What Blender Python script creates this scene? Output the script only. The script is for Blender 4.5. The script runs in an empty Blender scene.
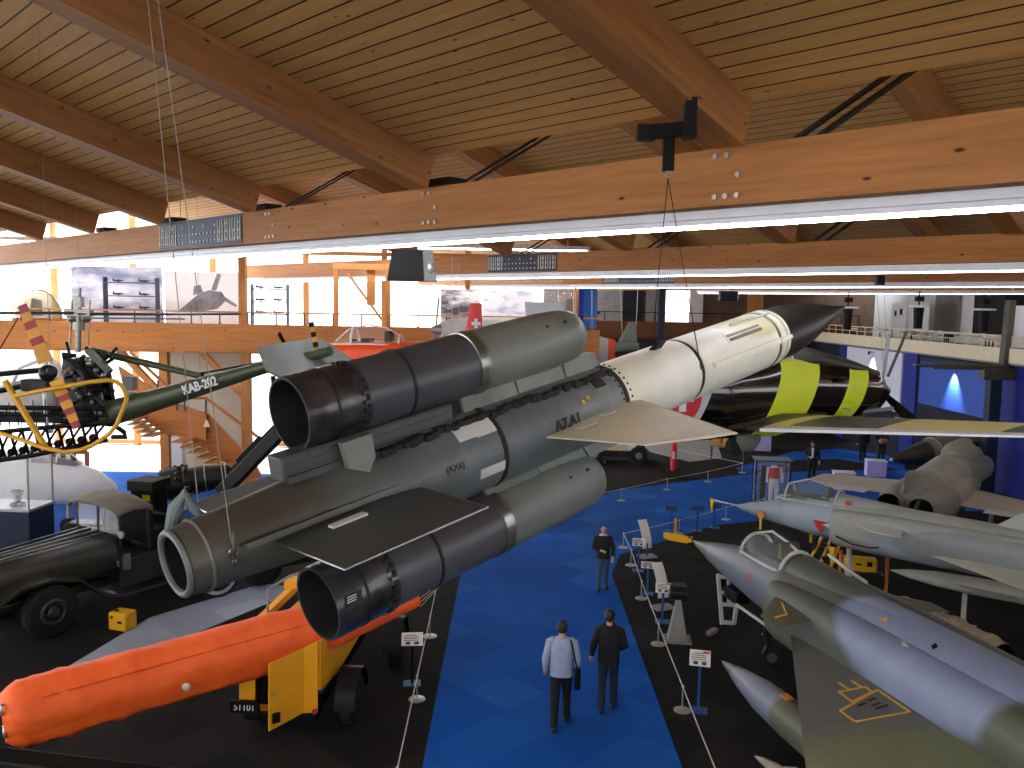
import bpy, bmesh, math, random
from mathutils import Vector as V, Matrix as M
random.seed(7)
SC = bpy.context.scene
COL = SC.collection
PI = math.pi

# ---------------------------------------------------------------- camera geometry
FOC = 840.0; TP = .094; PIT = math.atan(TP); CAMH = 7.1; ROLL = math.radians(1.0)
CR, SR = math.cos(ROLL), math.sin(ROLL)
def ray(px, py):
    dx = px-512; dy = py-384
    x = (dx*CR+dy*SR)/FOC; yc = -(-dx*SR+dy*CR)/FOC
    return V((x, math.cos(PIT)+yc*math.sin(PIT), -math.sin(PIT)+yc*math.cos(PIT)))
CAM = V((0, 0, CAMH))
def P(px, py, d):                       # point at forward distance d
    r = ray(px, py); return CAM + r*(d/r.y)
def G(px, py, z=0.0):                   # point at height z
    r = ray(px, py); return CAM + r*((z-CAMH)/r.z)
AX = V((-.70710678, .70710678, 0)); BX = V((.70710678, .70710678, 0))
def ab(a, b, z): return AX*a + BX*b + V((0, 0, z))
def PB(px, py, b):
    r = ray(px, py); return CAM + r*(b/r.dot(BX))

# ---------------------------------------------------------------- materials
def lin(c):
    if isinstance(c, str):
        c = [int(c[i:i+2], 16) for i in (0, 2, 4)]
    return tuple(((v/255)/12.92 if v/255 <= .04045 else ((v/255+.055)/1.055)**2.4) for v in c[:3]) + (1.0,)
def nodes(name):
    m = bpy.data.materials.new(name); m.use_nodes = True
    nt = m.node_tree; b = nt.nodes['Principled BSDF']
    return m, nt, b
def N(nt, t, **kw):
    n = nt.nodes.new(t)
    for k, v in kw.items():
        if k in n.inputs: n.inputs[k].default_value = v
        else: setattr(n, k, v)
    return n
def L(nt, a, b): nt.links.new(a, b)
def mixc(nt, fac, a, b, blend='MIX'):
    n = nt.nodes.new('ShaderNodeMix'); n.data_type = 'RGBA'; n.blend_type = blend
    for sock, v in ((n.inputs[0], fac), (n.inputs[6], a), (n.inputs[7], b)):
        if hasattr(v, 'node'): L(nt, v, sock)
        else: sock.default_value = v
    return n.outputs[2]
def math_n(nt, op, a, b=None, c=None):
    n = nt.nodes.new('ShaderNodeMath'); n.operation = op
    for i, v in enumerate((a, b, c)):
        if v is None: continue
        if hasattr(v, 'node'): L(nt, v, n.inputs[i])
        else: n.inputs[i].default_value = v
    return n.outputs[0]
def objco(nt): return N(nt, 'ShaderNodeTexCoord').outputs['Object']
def noise(nt, co, scale, detail=3, rough=.55, stretch=None):
    if stretch:
        mp = N(nt, 'ShaderNodeMapping'); mp.inputs['Scale'].default_value = stretch
        L(nt, co, mp.inputs[0]); co = mp.outputs[0]
    n = N(nt, 'ShaderNodeTexNoise', Scale=scale, Detail=detail, Roughness=rough)
    L(nt, co, n.inputs['Vector']); return n.outputs['Fac']
def ramp(nt, f, p0, p1):
    n = N(nt, 'ShaderNodeMapRange'); n.inputs[1].default_value = p0; n.inputs[2].default_value = p1
    L(nt, f, n.inputs[0]); return n.outputs[0]
def mat(name, c, rough=.5, metal=0.0, var=.25, scale=3.0, bump=0.0, bscale=20, spec=.5, c2=None, coat=0):
    m, nt, b = nodes(name)
    co = objco(nt); f = noise(nt, co, scale, 5)
    base = lin(c); alt = lin(c2) if c2 else tuple(v*(1-var) for v in base[:3])+(1,)
    L(nt, mixc(nt, ramp(nt, f, .35, .7), base, alt), b.inputs['Base Color'])
    b.inputs['Roughness'].default_value = rough; b.inputs['Metallic'].default_value = metal
    b.inputs['Specular IOR Level'].default_value = spec
    b.inputs['Coat Weight'].default_value = coat
    if bump:
        bn = N(nt, 'ShaderNodeBump', Strength=bump, Distance=.02)
        L(nt, noise(nt, co, bscale, 4), bn.inputs['Height']); L(nt, bn.outputs[0], b.inputs['Normal'])
    return m
def emis(name, c, s):
    m, nt, b = nodes(name)
    b.inputs['Base Color'].default_value = lin(c); b.inputs['Emission Color'].default_value = lin(c)
    b.inputs['Emission Strength'].default_value = s
    return m
def glass(name, c='f4f8fa', rough=.02, alpha=.18, spec=.6):
    m, nt, b = nodes(name)
    b.inputs['Base Color'].default_value = lin(c); b.inputs['Roughness'].default_value = rough
    b.inputs['Alpha'].default_value = alpha; b.inputs['Specular IOR Level'].default_value = spec
    return m
def camo(name, base, blobs, rough=.5, dirt=.25, warp=.5, wscale=1.2, edge=.12, extra=None):
    """paint scheme: patches of other colours (centre, radius, colour) in the object's own space"""
    m, nt, b = nodes(name); co = objco(nt)
    nz = N(nt, 'ShaderNodeTexNoise', Scale=wscale, Detail=3); L(nt, co, nz.inputs['Vector'])
    s = N(nt, 'ShaderNodeVectorMath', operation='MULTIPLY_ADD'); L(nt, nz.outputs['Color'], s.inputs[0])
    s.inputs[1].default_value = (warp,)*3; s.inputs[2].default_value = (-warp/2,)*3
    ad = N(nt, 'ShaderNodeVectorMath', operation='ADD'); L(nt, co, ad.inputs[0]); L(nt, s.outputs[0], ad.inputs[1])
    cur = lin(base)
    for c, r, colr in blobs:
        sc = (1, 1, 1)
        if isinstance(r, tuple): sc = tuple(1/q for q in r); rr = 1.0
        else: rr = r
        d = N(nt, 'ShaderNodeVectorMath', operation='SUBTRACT'); L(nt, ad.outputs[0], d.inputs[0]); d.inputs[1].default_value = c
        q = N(nt, 'ShaderNodeVectorMath', operation='MULTIPLY'); L(nt, d.outputs[0], q.inputs[0]); q.inputs[1].default_value = sc
        ln = N(nt, 'ShaderNodeVectorMath', operation='LENGTH'); L(nt, q.outputs[0], ln.inputs[0])
        f = ramp(nt, ln.outputs['Value'], rr*(1+edge*.5), rr*(1-edge*.5))
        cur = mixc(nt, f, cur, lin(colr))
    f2 = ramp(nt, noise(nt, co, 2.2, 6, .65), .35, .75)
    dk = mixc(nt, math_n(nt, 'MULTIPLY', f2, dirt), cur, (.0, .0, .0, 1))
    L(nt, dk, b.inputs['Base Color']); b.inputs['Roughness'].default_value = rough
    return m
def wood(name, c1, c2, axis=0, scale=1.0, rough=.55, knots=True):
    m, nt, b = nodes(name); co = objco(nt)
    st = [6.0, 6.0, 6.0]; st[axis] = .35
    g = noise(nt, co, 3.0*scale, 6, .6, tuple(st))
    col = mixc(nt, ramp(nt, g, .3, .72), lin(c1), lin(c2))
    st2 = [1.6, 1.6, 1.6]; st2[axis] = .25
    col = mixc(nt, math_n(nt, 'MULTIPLY', ramp(nt, noise(nt, co, 1.0, 3, .5, tuple(st2)), .4, .75), .35), col, lin('5a2f14'))
    if knots:
        st3 = [2.6, 2.6, 2.6]; st3[axis] = 1.1
        mp = N(nt, 'ShaderNodeMapping'); mp.inputs['Scale'].default_value = st3; L(nt, co, mp.inputs[0])
        vo = N(nt, 'ShaderNodeTexVoronoi', Scale=1.7); L(nt, mp.outputs[0], vo.inputs['Vector'])
        col = mixc(nt, ramp(nt, vo.outputs['Distance'], .11, .05), col, lin('3c1c0c'))
    L(nt, col, b.inputs['Base Color']); b.inputs['Roughness'].default_value = rough
    b.inputs['Specular IOR Level'].default_value = .3
    return m
def planks(name, c1, c2, width=.14):
    """boards running along object X, joints along object Y"""
    m, nt, b = nodes(name); co = objco(nt)
    sp = N(nt, 'ShaderNodeSeparateXYZ'); L(nt, co, sp.inputs[0])
    v = math_n(nt, 'DIVIDE', sp.outputs['Y'], width)
    fr = math_n(nt, 'FRACT', v); fl = math_n(nt, 'FLOOR', v)
    wn = N(nt, 'ShaderNodeTexWhiteNoise', noise_dimensions='1D'); L(nt, fl, wn.inputs['W'])
    g = noise(nt, co, 2.5, 5, .6, (.5, 5, 5))
    col = mixc(nt, ramp(nt, g, .3, .7), lin(c1), lin(c2))
    col = mixc(nt, math_n(nt, 'MULTIPLY', wn.outputs['Value'], .30), col, lin('8a5c30'))
    mp = N(nt, 'ShaderNodeMapping'); mp.inputs['Scale'].default_value = (1.6, 4.5, 1); L(nt, co, mp.inputs[0])
    vo = N(nt, 'ShaderNodeTexVoronoi', Scale=1.3); L(nt, mp.outputs[0], vo.inputs['Vector'])
    col = mixc(nt, ramp(nt, vo.outputs['Distance'], .09, .04), col, lin('4a2812'))
    gap = math_n(nt, 'LESS_THAN', fr, .10)
    col = mixc(nt, gap, col, lin('20100a'))
    L(nt, col, b.inputs['Base Color']); b.inputs['Roughness'].default_value = .6
    b.inputs['Specular IOR Level'].default_value = .25
    return m
def carpet(name, c1, c2, tile=1.0, rough=.95, amt=1.0):
    """carpet tiles laid on the diagonal, each with its own shade"""
    m, nt, b = nodes(name); co = objco(nt)
    mp = N(nt, 'ShaderNodeMapping'); mp.inputs['Rotation'].default_value = (0, 0, PI/4); mp.inputs['Scale'].default_value = (1/tile,)*3
    L(nt, co, mp.inputs[0])
    fl = N(nt, 'ShaderNodeVectorMath', operation='FLOOR'); L(nt, mp.outputs[0], fl.inputs[0])
    wn = N(nt, 'ShaderNodeTexWhiteNoise', noise_dimensions='2D'); L(nt, fl.outputs[0], wn.inputs['Vector'])
    big = ramp(nt, noise(nt, co, .22, 3), .35, .7)
    f = math_n(nt, 'MULTIPLY', math_n(nt, 'POWER', wn.outputs['Value'], 2.0), amt)
    col = mixc(nt, f, lin(c1), lin(c2))
    col = mixc(nt, math_n(nt, 'MULTIPLY', big, .35), col, lin('05090f'))
    fine = noise(nt, co, 60, 2)
    col = mixc(nt, math_n(nt, 'MULTIPLY', fine, .18), col, (0, 0, 0, 1))
    L(nt, col, b.inputs['Base Color']); b.inputs['Roughness'].default_value = rough
    b.inputs['Specular IOR Level'].default_value = .15
    return m

# ---------------------------------------------------------------- mesh builder
class MB:
    def __init__(s): s.v = []; s.f = []; s.m = []; s.mi = 0; s.tr = None
    def pt(s, p):
        p = V(p)
        if s.tr is not None: p = s.tr @ p
        s.v.append(p); return len(s.v)-1
    def face(s, idx): s.f.append(idx); s.m.append(s.mi)
    def rings(s, rings, closed=True, cap0=True, cap1=True, loop=False):
        ids = [[s.pt(p) for p in r] for r in rings]
        n = len(ids[0])
        rr = list(range(len(ids)-1)) + ([len(ids)-1] if loop else [])
        for i in rr:
            a = ids[i]; b = ids[(i+1) % len(ids)]
            for j in range(n if closed else n-1):
                k = (j+1) % n
                s.face([a[j], a[k], b[k], b[j]])
        if not loop:
            if cap0: s.face(list(reversed(ids[0])))
            if cap1: s.face(ids[-1])
        return s
    def box(s, c, d, R=None):
        c = V(c); hx, hy, hz = d[0]/2, d[1]/2, d[2]/2
        pts = [(-hx,-hy,-hz),(hx,-hy,-hz),(hx,hy,-hz),(-hx,hy,-hz),(-hx,-hy,hz),(hx,-hy,hz),(hx,hy,hz),(-hx,hy,hz)]
        i = [s.pt(c + (R @ V(p) if R else V(p))) for p in pts]
        for f in ((0,3,2,1),(4,5,6,7),(0,1,5,4),(1,2,6,5),(2,3,7,6),(3,0,4,7)): s.face([i[k] for k in f])
        return s
    def bar(s, a, b, w, h, up=(0,0,1)):
        a = V(a); b = V(b); y = (b-a).normalized(); up = V(up)
        x = y.cross(up)
        if x.length < 1e-4: x = y.cross(V((1,0,0)))
        x.normalize(); z = x.cross(y)
        R = M((x, y, z)).transposed()
        return s.box((a+b)/2, (w, (b-a).length, h), R)
    def tube(s, a, b, r0, r1=None, n=12, caps=True):
        a = V(a); b = V(b); r1 = r0 if r1 is None else r1
        y = (b-a).normalized(); x = y.orthogonal().normalized(); z = x.cross(y)
        rs = []
        for c, r in ((a, r0), (b, r1)):
            rs.append([c + (x*math.cos(t)+z*math.sin(t))*r for t in (2*PI*k/n for k in range(n))])
        return s.rings(rs, cap0=caps, cap1=caps)
    def path(s, pts, r, n=8, closed=False):
        pts = [V(p) for p in pts]; m = len(pts); rs = []; prev = None
        for i, p in enumerate(pts):
            if closed: t = pts[(i+1) % m]-pts[i-1]
            else: t = pts[min(i+1, m-1)]-pts[max(i-1, 0)]
            t.normalize()
            x = t.orthogonal().normalized() if prev is None else (prev - t*prev.dot(t)).normalized()
            prev = x; z = t.cross(x)
            rad = r[i] if isinstance(r, (list, tuple)) else r
            rs.append([p + (x*math.cos(q)+z*math.sin(q))*rad for q in (2*PI*k/n for k in range(n))])
        return s.rings(rs, loop=closed)
    def lathe(s, prof, o=(0,0,0), axis=(0,1,0), n=32, cap0=True, cap1=True, sx=1, sz=1):
        """prof: (distance along the axis, radius)"""
        o = V(o); y = V(axis).normalized()
        x = y.cross(V((0,0,1)))
        if x.length < 1e-4: x = V((1,0,0))
        x.normalize(); z = x.cross(y)
        rs = [[o + y*t + (x*math.cos(q)*sx+z*math.sin(q)*sz)*max(r, .0005) for q in (2*PI*k/n for k in range(n))] for t, r in prof]
        return s.rings(rs, cap0=cap0, cap1=cap1)
    def sections(s, st, n=32, e=2.3, cap0=True, cap1=True):
        """st: (y, cx, cz, half width, half height top, half height bottom) superellipse sections along Y"""
        rs = []
        for q in st:
            y, cx, cz, hw, ht = q[:5]; hb = q[5] if len(q) > 5 else ht; ee = q[6] if len(q) > 6 else e
            r = []
            for k in range(n):
                t = 2*PI*k/n; c, d = math.cos(t), math.sin(t)
                px = abs(c)**(2/ee)*(1 if c >= 0 else -1); pz = abs(d)**(2/ee)*(1 if d >= 0 else -1)
                r.append((cx+px*hw, y, cz+pz*(ht if d >= 0 else hb)))
            rs.append(r)
        return s.rings(rs, cap0=cap0, cap1=cap1)
    def wing(s, rle, rte, tle, tte, t0, t1, up=(0,0,1), n=1):
        up = V(up).normalized(); rs = []
        fr = (0, .08, .3, .65, 1.0); th = (.12, .6, 1.0, .6, .08)
        for k in range(n+1):
            u = k/n; le = V(rle).lerp(V(tle), u); te = V(rte).lerp(V(tte), u); t = t0+(t1-t0)*u
            top = [le.lerp(te, f)+up*(t*h/2) for f, h in zip(fr, th)]
            bot = [le.lerp(te, f)-up*(t*h/2) for f, h in zip(fr, th)]
            rs.append(top + bot[::-1])
        return s.rings(rs)
    def prism(s, pts, d):
        d = V(d); return s.rings([[V(p) for p in pts], [V(p)+d for p in pts]])
    def sphere(s, c, r, n=20, m=12, z0=-1.0, z1=1.0):
        c = V(c); r = (r, r, r) if not hasattr(r, '__len__') else r
        rs = []
        a0, a1 = math.asin(z0), math.asin(z1)
        for i in range(m+1):
            a = a0+(a1-a0)*i/m; q = max(math.cos(a), .001)
            rs.append([c+V((r[0]*q*math.cos(2*PI*k/n), r[1]*q*math.sin(2*PI*k/n), r[2]*math.sin(a))) for k in range(n)])
        return s.rings(rs)
    def ring(s, c, axis, R, r, n=28, k=8):
        y = V(axis).normalized(); x = y.orthogonal().normalized(); z = x.cross(y); c = V(c)
        rs = []
        for i in range(n):
            t = 2*PI*i/n; d = x*math.cos(t)+z*math.sin(t)
            rs.append([c + d*(R+r*math.cos(2*PI*j/k)) + y*(r*math.sin(2*PI*j/k)) for j in range(k)])
        return s.rings(rs, loop=True)
    def build(s, name, mats, parent=None, ang=35, bevel=0):
        me = bpy.data.meshes.new(name)
        me.from_pydata([tuple(p) for p in s.v], [], s.f)
        if not isinstance(mats, (list, tuple)): mats = [mats]
        for q in mats: me.materials.append(q)
        for p, i in zip(me.polygons, s.m): p.material_index = i
        bm = bmesh.new(); bm.from_mesh(me)
        bmesh.ops.recalc_face_normals(bm, faces=bm.faces[:]); bm.to_mesh(me); bm.free()
        for p in me.polygons: p.use_smooth = True
        me.set_sharp_from_angle(angle=math.radians(ang))
        o = bpy.data.objects.new(name, me); COL.objects.link(o)
        if parent is not None: o.parent = parent
        if bevel:
            b = o.modifiers.new('bevel', 'BEVEL'); b.width = bevel; b.segments = 2; b.limit_method = 'ANGLE'
        return o
def frame(o, fwd, up=(0,0,1)):
    y = V(fwd).normalized(); x = y.cross(V(up)).normalized(); z = x.cross(y)
    m = M((x, y, z)).transposed().to_4x4(); m.translation = V(o); return m
def tag(o, label, cat, group=None, kind=None):
    o['label'] = label; o['category'] = cat
    if group: o['group'] = group
    if kind: o['kind'] = kind
    return o
def thing(name, label, cat, mw=None, group=None):
    o = bpy.data.objects.new(name, None); COL.objects.link(o); o.empty_display_size = .2
    if mw is not None:
        o.matrix_world = mw if isinstance(mw, M) else M.Translation(V(mw))
    return tag(o, label, cat, group)
def struct(o):
    o['kind'] = 'structure'; return o
def dup(root, mw, label=None):
    r = root.copy(); COL.objects.link(r); r.matrix_world = mw if isinstance(mw, M) else M.Translation(V(mw))
    if label: r['label'] = label
    for ch in list(root.children):
        c = ch.copy(); COL.objects.link(c); c.parent = r
        for g in list(ch.children):
            d = g.copy(); COL.objects.link(d); d.parent = c
    return r
def text(name, body, size, mw, m, parent=None, ext=.003, align='CENTER', bold=0.0):
    """lettering as a thin mesh; mw is local to the parent, text runs along local X, faces local Z"""
    cu = bpy.data.curves.new(name, 'FONT'); cu.body = body; cu.size = size; cu.extrude = ext
    cu.align_x = align; cu.align_y = 'CENTER'; cu.offset = bold; cu.resolution_u = 3
    o = bpy.data.objects.new(name, cu); COL.objects.link(o)
    dg = bpy.context.evaluated_depsgraph_get()
    me = bpy.data.meshes.new_from_object(o.evaluated_get(dg))
    bpy.data.objects.remove(o); bpy.data.curves.remove(cu)
    me.materials.clear(); me.materials.append(m)
    o = bpy.data.objects.new(name, me); COL.objects.link(o)
    if parent is not None: o.parent = parent
    o.matrix_basis = mw
    return o
def face_mat(o, x, n):
    """matrix for lettering: x = reading direction, n = outward normal"""
    x = V(x).normalized(); z = (V(n) - x*V(n).dot(x)).normalized(); y = z.cross(x)
    m = M((x, y, z)).transposed().to_4x4(); m.translation = V(o); return m
def skin(name, jts, edges, m, parent, root=0, sub=2):
    me = bpy.data.meshes.new(name); me.from_pydata([tuple(j[0]) for j in jts], edges, [])
    o = bpy.data.objects.new(name, me); COL.objects.link(o)
    if parent is not None: o.parent = parent
    sk = o.modifiers.new('skin', 'SKIN'); sk.use_smooth_shade = True
    for i, j in enumerate(jts):
        r = j[1]; d = me.skin_vertices[0].data[i]
        d.radius = (r, r) if not hasattr(r, '__len__') else r
        d.use_root = (i == root)
    if sub:
        sd = o.modifiers.new('sub', 'SUBSURF'); sd.levels = sub; sd.render_levels = sub
    me.materials.append(m)
    return o

def hit(px, py):
    """surface point and normal seen through a pixel, for placing decals on what is already built"""
    bpy.context.view_layer.update()
    ok, loc, nor, idx, ob, _ = SC.ray_cast(bpy.context.evaluated_depsgraph_get(), CAM, ray(px, py).normalized())
    if nor.dot(ray(px, py)) > 0: nor = -nor
    return loc, nor, ob
def decal(pxs, name, m, root, lift=.006, th=.004):
    """flat mark lying on a thing's surface; pxs are its corners as seen"""
    inv = root.matrix_world.inverted(); pts = []; nn = V((0, 0, 0))
    for q in pxs:
        l, n, ob = hit(*q); pts.append(l); nn += n
    nn.normalize()
    b = MB(); b.prism([inv @ (p + nn*(lift-th)) for p in pts], (inv.to_3x3() @ nn)*th)
    return b.build(name, m, root)
# ================================================================ materials
m_floor = carpet('dark_carpet', '1a1918', '282624', 1.0)
m_blue = carpet('blue_carpet', '0b58b8', '2a78d0', 1.0, amt=.55)
m_ceil = planks('ceiling_boards', 'd2a668', 'c09454', .21)
m_glulam = wood('laminated_timber', 'bc8248', 'a46a38', 0)
m_rafter = wood('rafter_timber', 'b07c48', '905e34', 0)
m_pale = wood('pale_timber', 'd89a58', 'c07f40', 0, knots=False)
m_palez = wood('pale_post', 'd89a58', 'c07f40', 2, knots=False)
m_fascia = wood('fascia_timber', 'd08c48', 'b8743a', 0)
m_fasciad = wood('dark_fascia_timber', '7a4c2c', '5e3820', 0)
m_steelb = mat('blue_steel', '34425c', .45, .3)
m_steeln = mat('navy_steel', '16243e', .45, .3)
m_black = mat('black_paint', '08090b', .55, spec=.2)
m_bolt = mat('zinc_bolt', 'b8b8b4', .35, .8)
m_white = mat('white_paint', 'e4e6e8', .5, var=.05)
m_cream = mat('cream_wall', 'd8cdb2', .8, var=.08)
m_alum = mat('aluminium', 'b9bcc2', .35, .7, var=.1)
m_tube = emis('fluorescent_tube', 'f2f6ff', 26); m_tube2 = emis('fluorescent_tube_far', 'f2f6ff', 9)
m_glass = glass('window_glass')
m_wallb = mat('blue_wall', '0a2488', .7)
m_walln = mat('navy_wall', '070c28', .8)
m_greyw = mat('grey_wall', '8a8a88', .8)
m_darkw = mat('dark_wall', '17171c', .8)
m_brown = mat('brown_wall', '6a5544', .8)

# ================================================================ floor
def slab(name, pts, z0, z1, m):
    b = MB(); b.prism([(x, y, z0) for x, y in pts], (0, 0, z1-z0)); return struct(b.build(name, m))
slab('floor', [(-22.4, -6), (24, -6), (24, 56), (3.1, 56), (3.1, 40.6), (-22.4, 40.6)], -.3, 0, m_floor)
slab('ground_outside', [(-90, -60), (60, -60), (60, 120), (-90, 120)], -.5, -.32, mat('pale_paving', 'd8d6d0', .9, var=.1, scale=.5))
main = [(-1.28, -2), (2.74, -2), (2.74, 21.8), (3.2, 23.6), (6.8, 27.1), (12, 29.3), (19.5, 30), (19.5, 37.5), (14, 36.9), (10.1, 35.7), (4.28, 32.2), (1.2, 28.1), (-1.27, 21.9)]
slab('floor_blue_path', main, 0.0, .012, m_blue)
far = [G(*q) for q in ((735, 468), (792, 452), (838, 449), (905, 458), (905, 470), (838, 459), (796, 460), (748, 474))]
slab('floor_blue_strip', [(p.x, p.y) for p in far], 0.0, .012, m_blue)
slab('floor_blue_apron', [(-20, 22.6), (-9.5, 22.6), (-5.5, 26), (-2, 34), (-20, 34)], 0.0, .012, m_blue)
slab('floor_pale_entry', [(-22, 34), (2.8, 34), (2.8, 40.3), (-22, 40.3)], 0.0, .014, mat('pale_tiles', 'e4e2dc', .5, var=.06))  # pale floor standing in for daylight spilling from the windows
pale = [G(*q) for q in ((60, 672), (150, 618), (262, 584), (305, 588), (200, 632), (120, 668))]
slab('floor_pale_strip', [(p.x, p.y) for p in pale], 0.0, .014, carpet('pale_strip', 'aab8d0', 'bccade', 1.2))  # pale colour painted in place of a sunlit patch on the floor

# ================================================================ roof
SL = .28; BAYS = [(-14.5, -3.95), (-3.55, 7.45), (7.85, 18.85), (19.25, 30.2), (30.6, 41.6), (42.0, 53.0)]
BT = 8.70                                 # top of the tie beams
ZC = 9.10                                 # ceiling at the low edge of each bay
ang = math.atan(SL)
YS = (BX - V((0, 0, SL))).normalized()    # down the slope
for i, (b0, b1) in enumerate(BAYS):
    ln = (b1-b0)/math.cos(ang)
    zn = (-AX).cross(YS); xx = -AX
    mw = M((xx, YS, xx.cross(YS))).transposed().to_4x4(); mw.translation = ab(0, b1, ZC)
    b = MB(); b.box((-8, -ln/2, .06), (56, ln, .12))
    o = struct(b.build('ceiling', m_ceil)); o.matrix_world = mw
RAF = [(-5.0,), (-.3,), (4.41,), (9.15,), (13.9,), (17.8,), (21.8,), (25.8,)]
def rafters(b0, b1, offs, w=.30, h=.46):
    for a in offs:
        ln = (b1-b0)/math.cos(ang)
        mw = M((YS, AX, YS.cross(AX))).transposed().to_4x4(); mw.translation = ab(a, b1, ZC-.004)
        zup = YS.cross(AX).z
        s = 1 if zup > 0 else -1
        b = MB(); b.box((-ln/2, 0, -s*h/2), (ln, w, h)); b.box((-ln/2, w*.5+.05, -s*(h-.06)), (ln, .10, .10))
        o = struct(b.build('roof_rafter', m_rafter)); o.matrix_world = mw
rafters(-3.55, 7.45, [r[0] for r in RAF])
rafters(7.85, 18.85, [-9.4, -4.65, .1, 4.85, 9.6, 14.3, 19, 23.8])
rafters(19.25, 30.2, [-9.4, -4.65, .1, 4.85, 9.6, 14.3, 19, 23.8])
# clerestory upstands between the bays
for k, (b0, b1) in enumerate(BAYS[1:]):
    b = MB(); z1 = ZC + SL*(b1-b0)
    b.prism([ab(-20, b0-.2, ZC+.1), ab(34, b0-.2, ZC+.1), ab(34, b0-.2, z1+.2), ab(-20, b0-.2, z1+.2)], BX*.12)
    struct(b.build('wall_upstand', m_pale))
def rowbox(name, a0, a1, b, z0, z1, wb, m):
    mw = M((-AX, BX, V((0, 0, 1)))).transposed().to_4x4(); mw.translation = ab(0, b, 0)
    q = MB(); q.box((-(a0+a1)/2, 0, (z0+z1)/2), (a1-a0, wb, z1-z0))
    o = q.build(name, m); o.matrix_world = mw; return o
BEAMS = [(-3.75, -3, 20), (7.65, -12, 34), (19.05, -12, 36.5), (30.4, -3, 38), (41.8, 8, 36)]
for b, amin, amax in BEAMS:
    struct(rowbox('tie_beam', amin, amax, b, 8.13, BT, .26, m_glulam))
# connector plates with punched rows, bolts
def plate(b, a0, a1, m):
    o = rowbox('connector_plate', a0, a1, b-.14, 8.15, 8.69, .012, m); struct(o)
    q = MB(); n = int((a1-a0)/.16)
    for i in range(n):
        for z in (8.25, 8.40, 8.54):
            if z == 8.54 and i % 3: continue
            c = ab(a0+.1+i*.16, b-.155, z); q.tube(c, c-BX*.012, .022, n=8)
    for i in range(int((a1-a0)/.1)):
        if .25 < (i*.1)/(a1-a0) < .75: continue
        c = ab(a0+.05+i*.1, b-.15, 8.42); q.box(c, (.02, .02, .42), M.Rotation(PI/4, 3, 'Z'))
    struct(q.build('plate_bolts', m_bolt))
plate(7.65, 14.6, 18.3, m_steelb)
plate(19.05, 17.1, 20.1, m_steeln)
plate(30.4, 20.6, 24.5, m_steelb)
q = MB()
for a, rows in ((4.55, 1), (9.2, 1), (13.6, 0)):
    for da, z in ((0, 8.22), (-.13, 8.22), (.12, 8.22), (-.13, 8.42), (0, 8.62), (.13, 8.62)):
        c = ab(a+da, 7.52, z); q.tube(c, c-BX*.02, .028, n=10)
struct(q.build('beam_bolts', m_bolt))
# steel straps from the beam up to the next bay
for a, s in ((4.15, 1), (9.1, .8), (13.9, .8)):
    q = MB()
    for da in (0, -.24):
        q.bar(ab(a+da-.1, 7.75, BT-.02), ab(a+da-.55, 9.05, 9.55), .12, .03)
    struct(q.build('tie_straps', m_black))
for a in (4.2, 9.2, 14.0, 18.9):
    q = MB()
    for da in (0, -.3): q.bar(ab(a+da, 19.15, BT), ab(a+da-.5, 20.3, 9.5), .12, .03)
    struct(q.build('tie_straps', m_black))
for a in (9.0, 13.9, 17.8, 21.7):
    q = MB(); q.box(ab(a, 7.62, BT+.05), (.55, .3, .10), M.Rotation(-PI/4, 3, 'Z')); struct(q.build('rafter_shoe', m_black))
# lamps: one continuous strip along each beam
for k, (b, a0, a1) in enumerate([(-3.45, -3, 18), (7.95, -11, 33), (19.4, -11, 35.5), (30.75, -3, 36), (42.1, 9, 27)]):  # first strip is unseen, added to light the missile's near side
    nm = ['white fluorescent light strip above and behind the viewpoint', 'nearest white fluorescent light strip under the first timber beam', 'second white fluorescent light strip under the beam with the navy plate',
          'third light strip, farther back under the third timber beam', 'farthest thin light strip at the back of the hall'][k]
    t = thing('light_strip', nm, 'light', ab(0, b, 0), 'fluorescent strips under the beams')
    mw = M((-AX, BX, V((0, 0, 1)))).transposed().to_4x4()
    t.matrix_world = M.Translation(ab(0, b, 0)) @ mw
    h = MB(); h.box((-(a0+a1)/2, 0, 8.07), (a1-a0, .30, .18)); h.box((-(a0+a1)/2, -.19, 8.06), (a1-a0, .04, .05))
    n = int((a1-a0)/1.5)
    for i in range(n): h.box((-(a0+.6+i*1.5), -.1, 8.12), (.05, .06, .10))
    h.build('housing', m_alum, t)
    mt_ = m_tube if k < 2 else m_tube2
    u = MB(); u.box((-(a0+a1)/2, -.06, 7.96), (a1-a0-.2, .055, .025)); u.build('tube', mt_, t)
    u = MB(); u.box((-(a0+a1)/2, .09, 8.185), (a1-a0-.2, .06, .03)); u.build('uplight_tube', mt_, t)  # unseen tube above the housing, added to lighten the ceiling

# ================================================================ left end: glazing, gallery
WY = 40.5
q = MB()
posts = [-22, -18.2, -14.4, -9.95, -6.2, -2.2, 3.0]
for x in posts: q.box((x, WY, 7), (.22, .3, 14))
for z in (.15, 5.2, 9.4): q.box((-9.5, WY, z), (25.4, .2, .18))
struct(q.build('window_1_frame', m_pale))
for i in range(len(posts)-1):
    p = MB(); x0, x1 = posts[i]+.11, posts[i+1]-.11
    for z0, z1 in ((.25, 5.1), (5.3, 9.3), (9.5, 13.9)):
        p.box(((x0+x1)/2, WY, (z0+z1)/2), (x1-x0, .03, z1-z0))
    struct(p.build('window_%d' % (i+1), m_glass))
q = MB()
lp = [-.5, 4, 8.5, 13, 17.5, 22, 26, 30, 34]
for y in lp: q.box((-22.2, y, 6), (.3, .22, 12))
for z in (.15, 5.2, 9.4): q.box((-22.2, 17, z), (.2, 35, .18))
struct(q.build('window_7_frame', m_pale))
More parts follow.
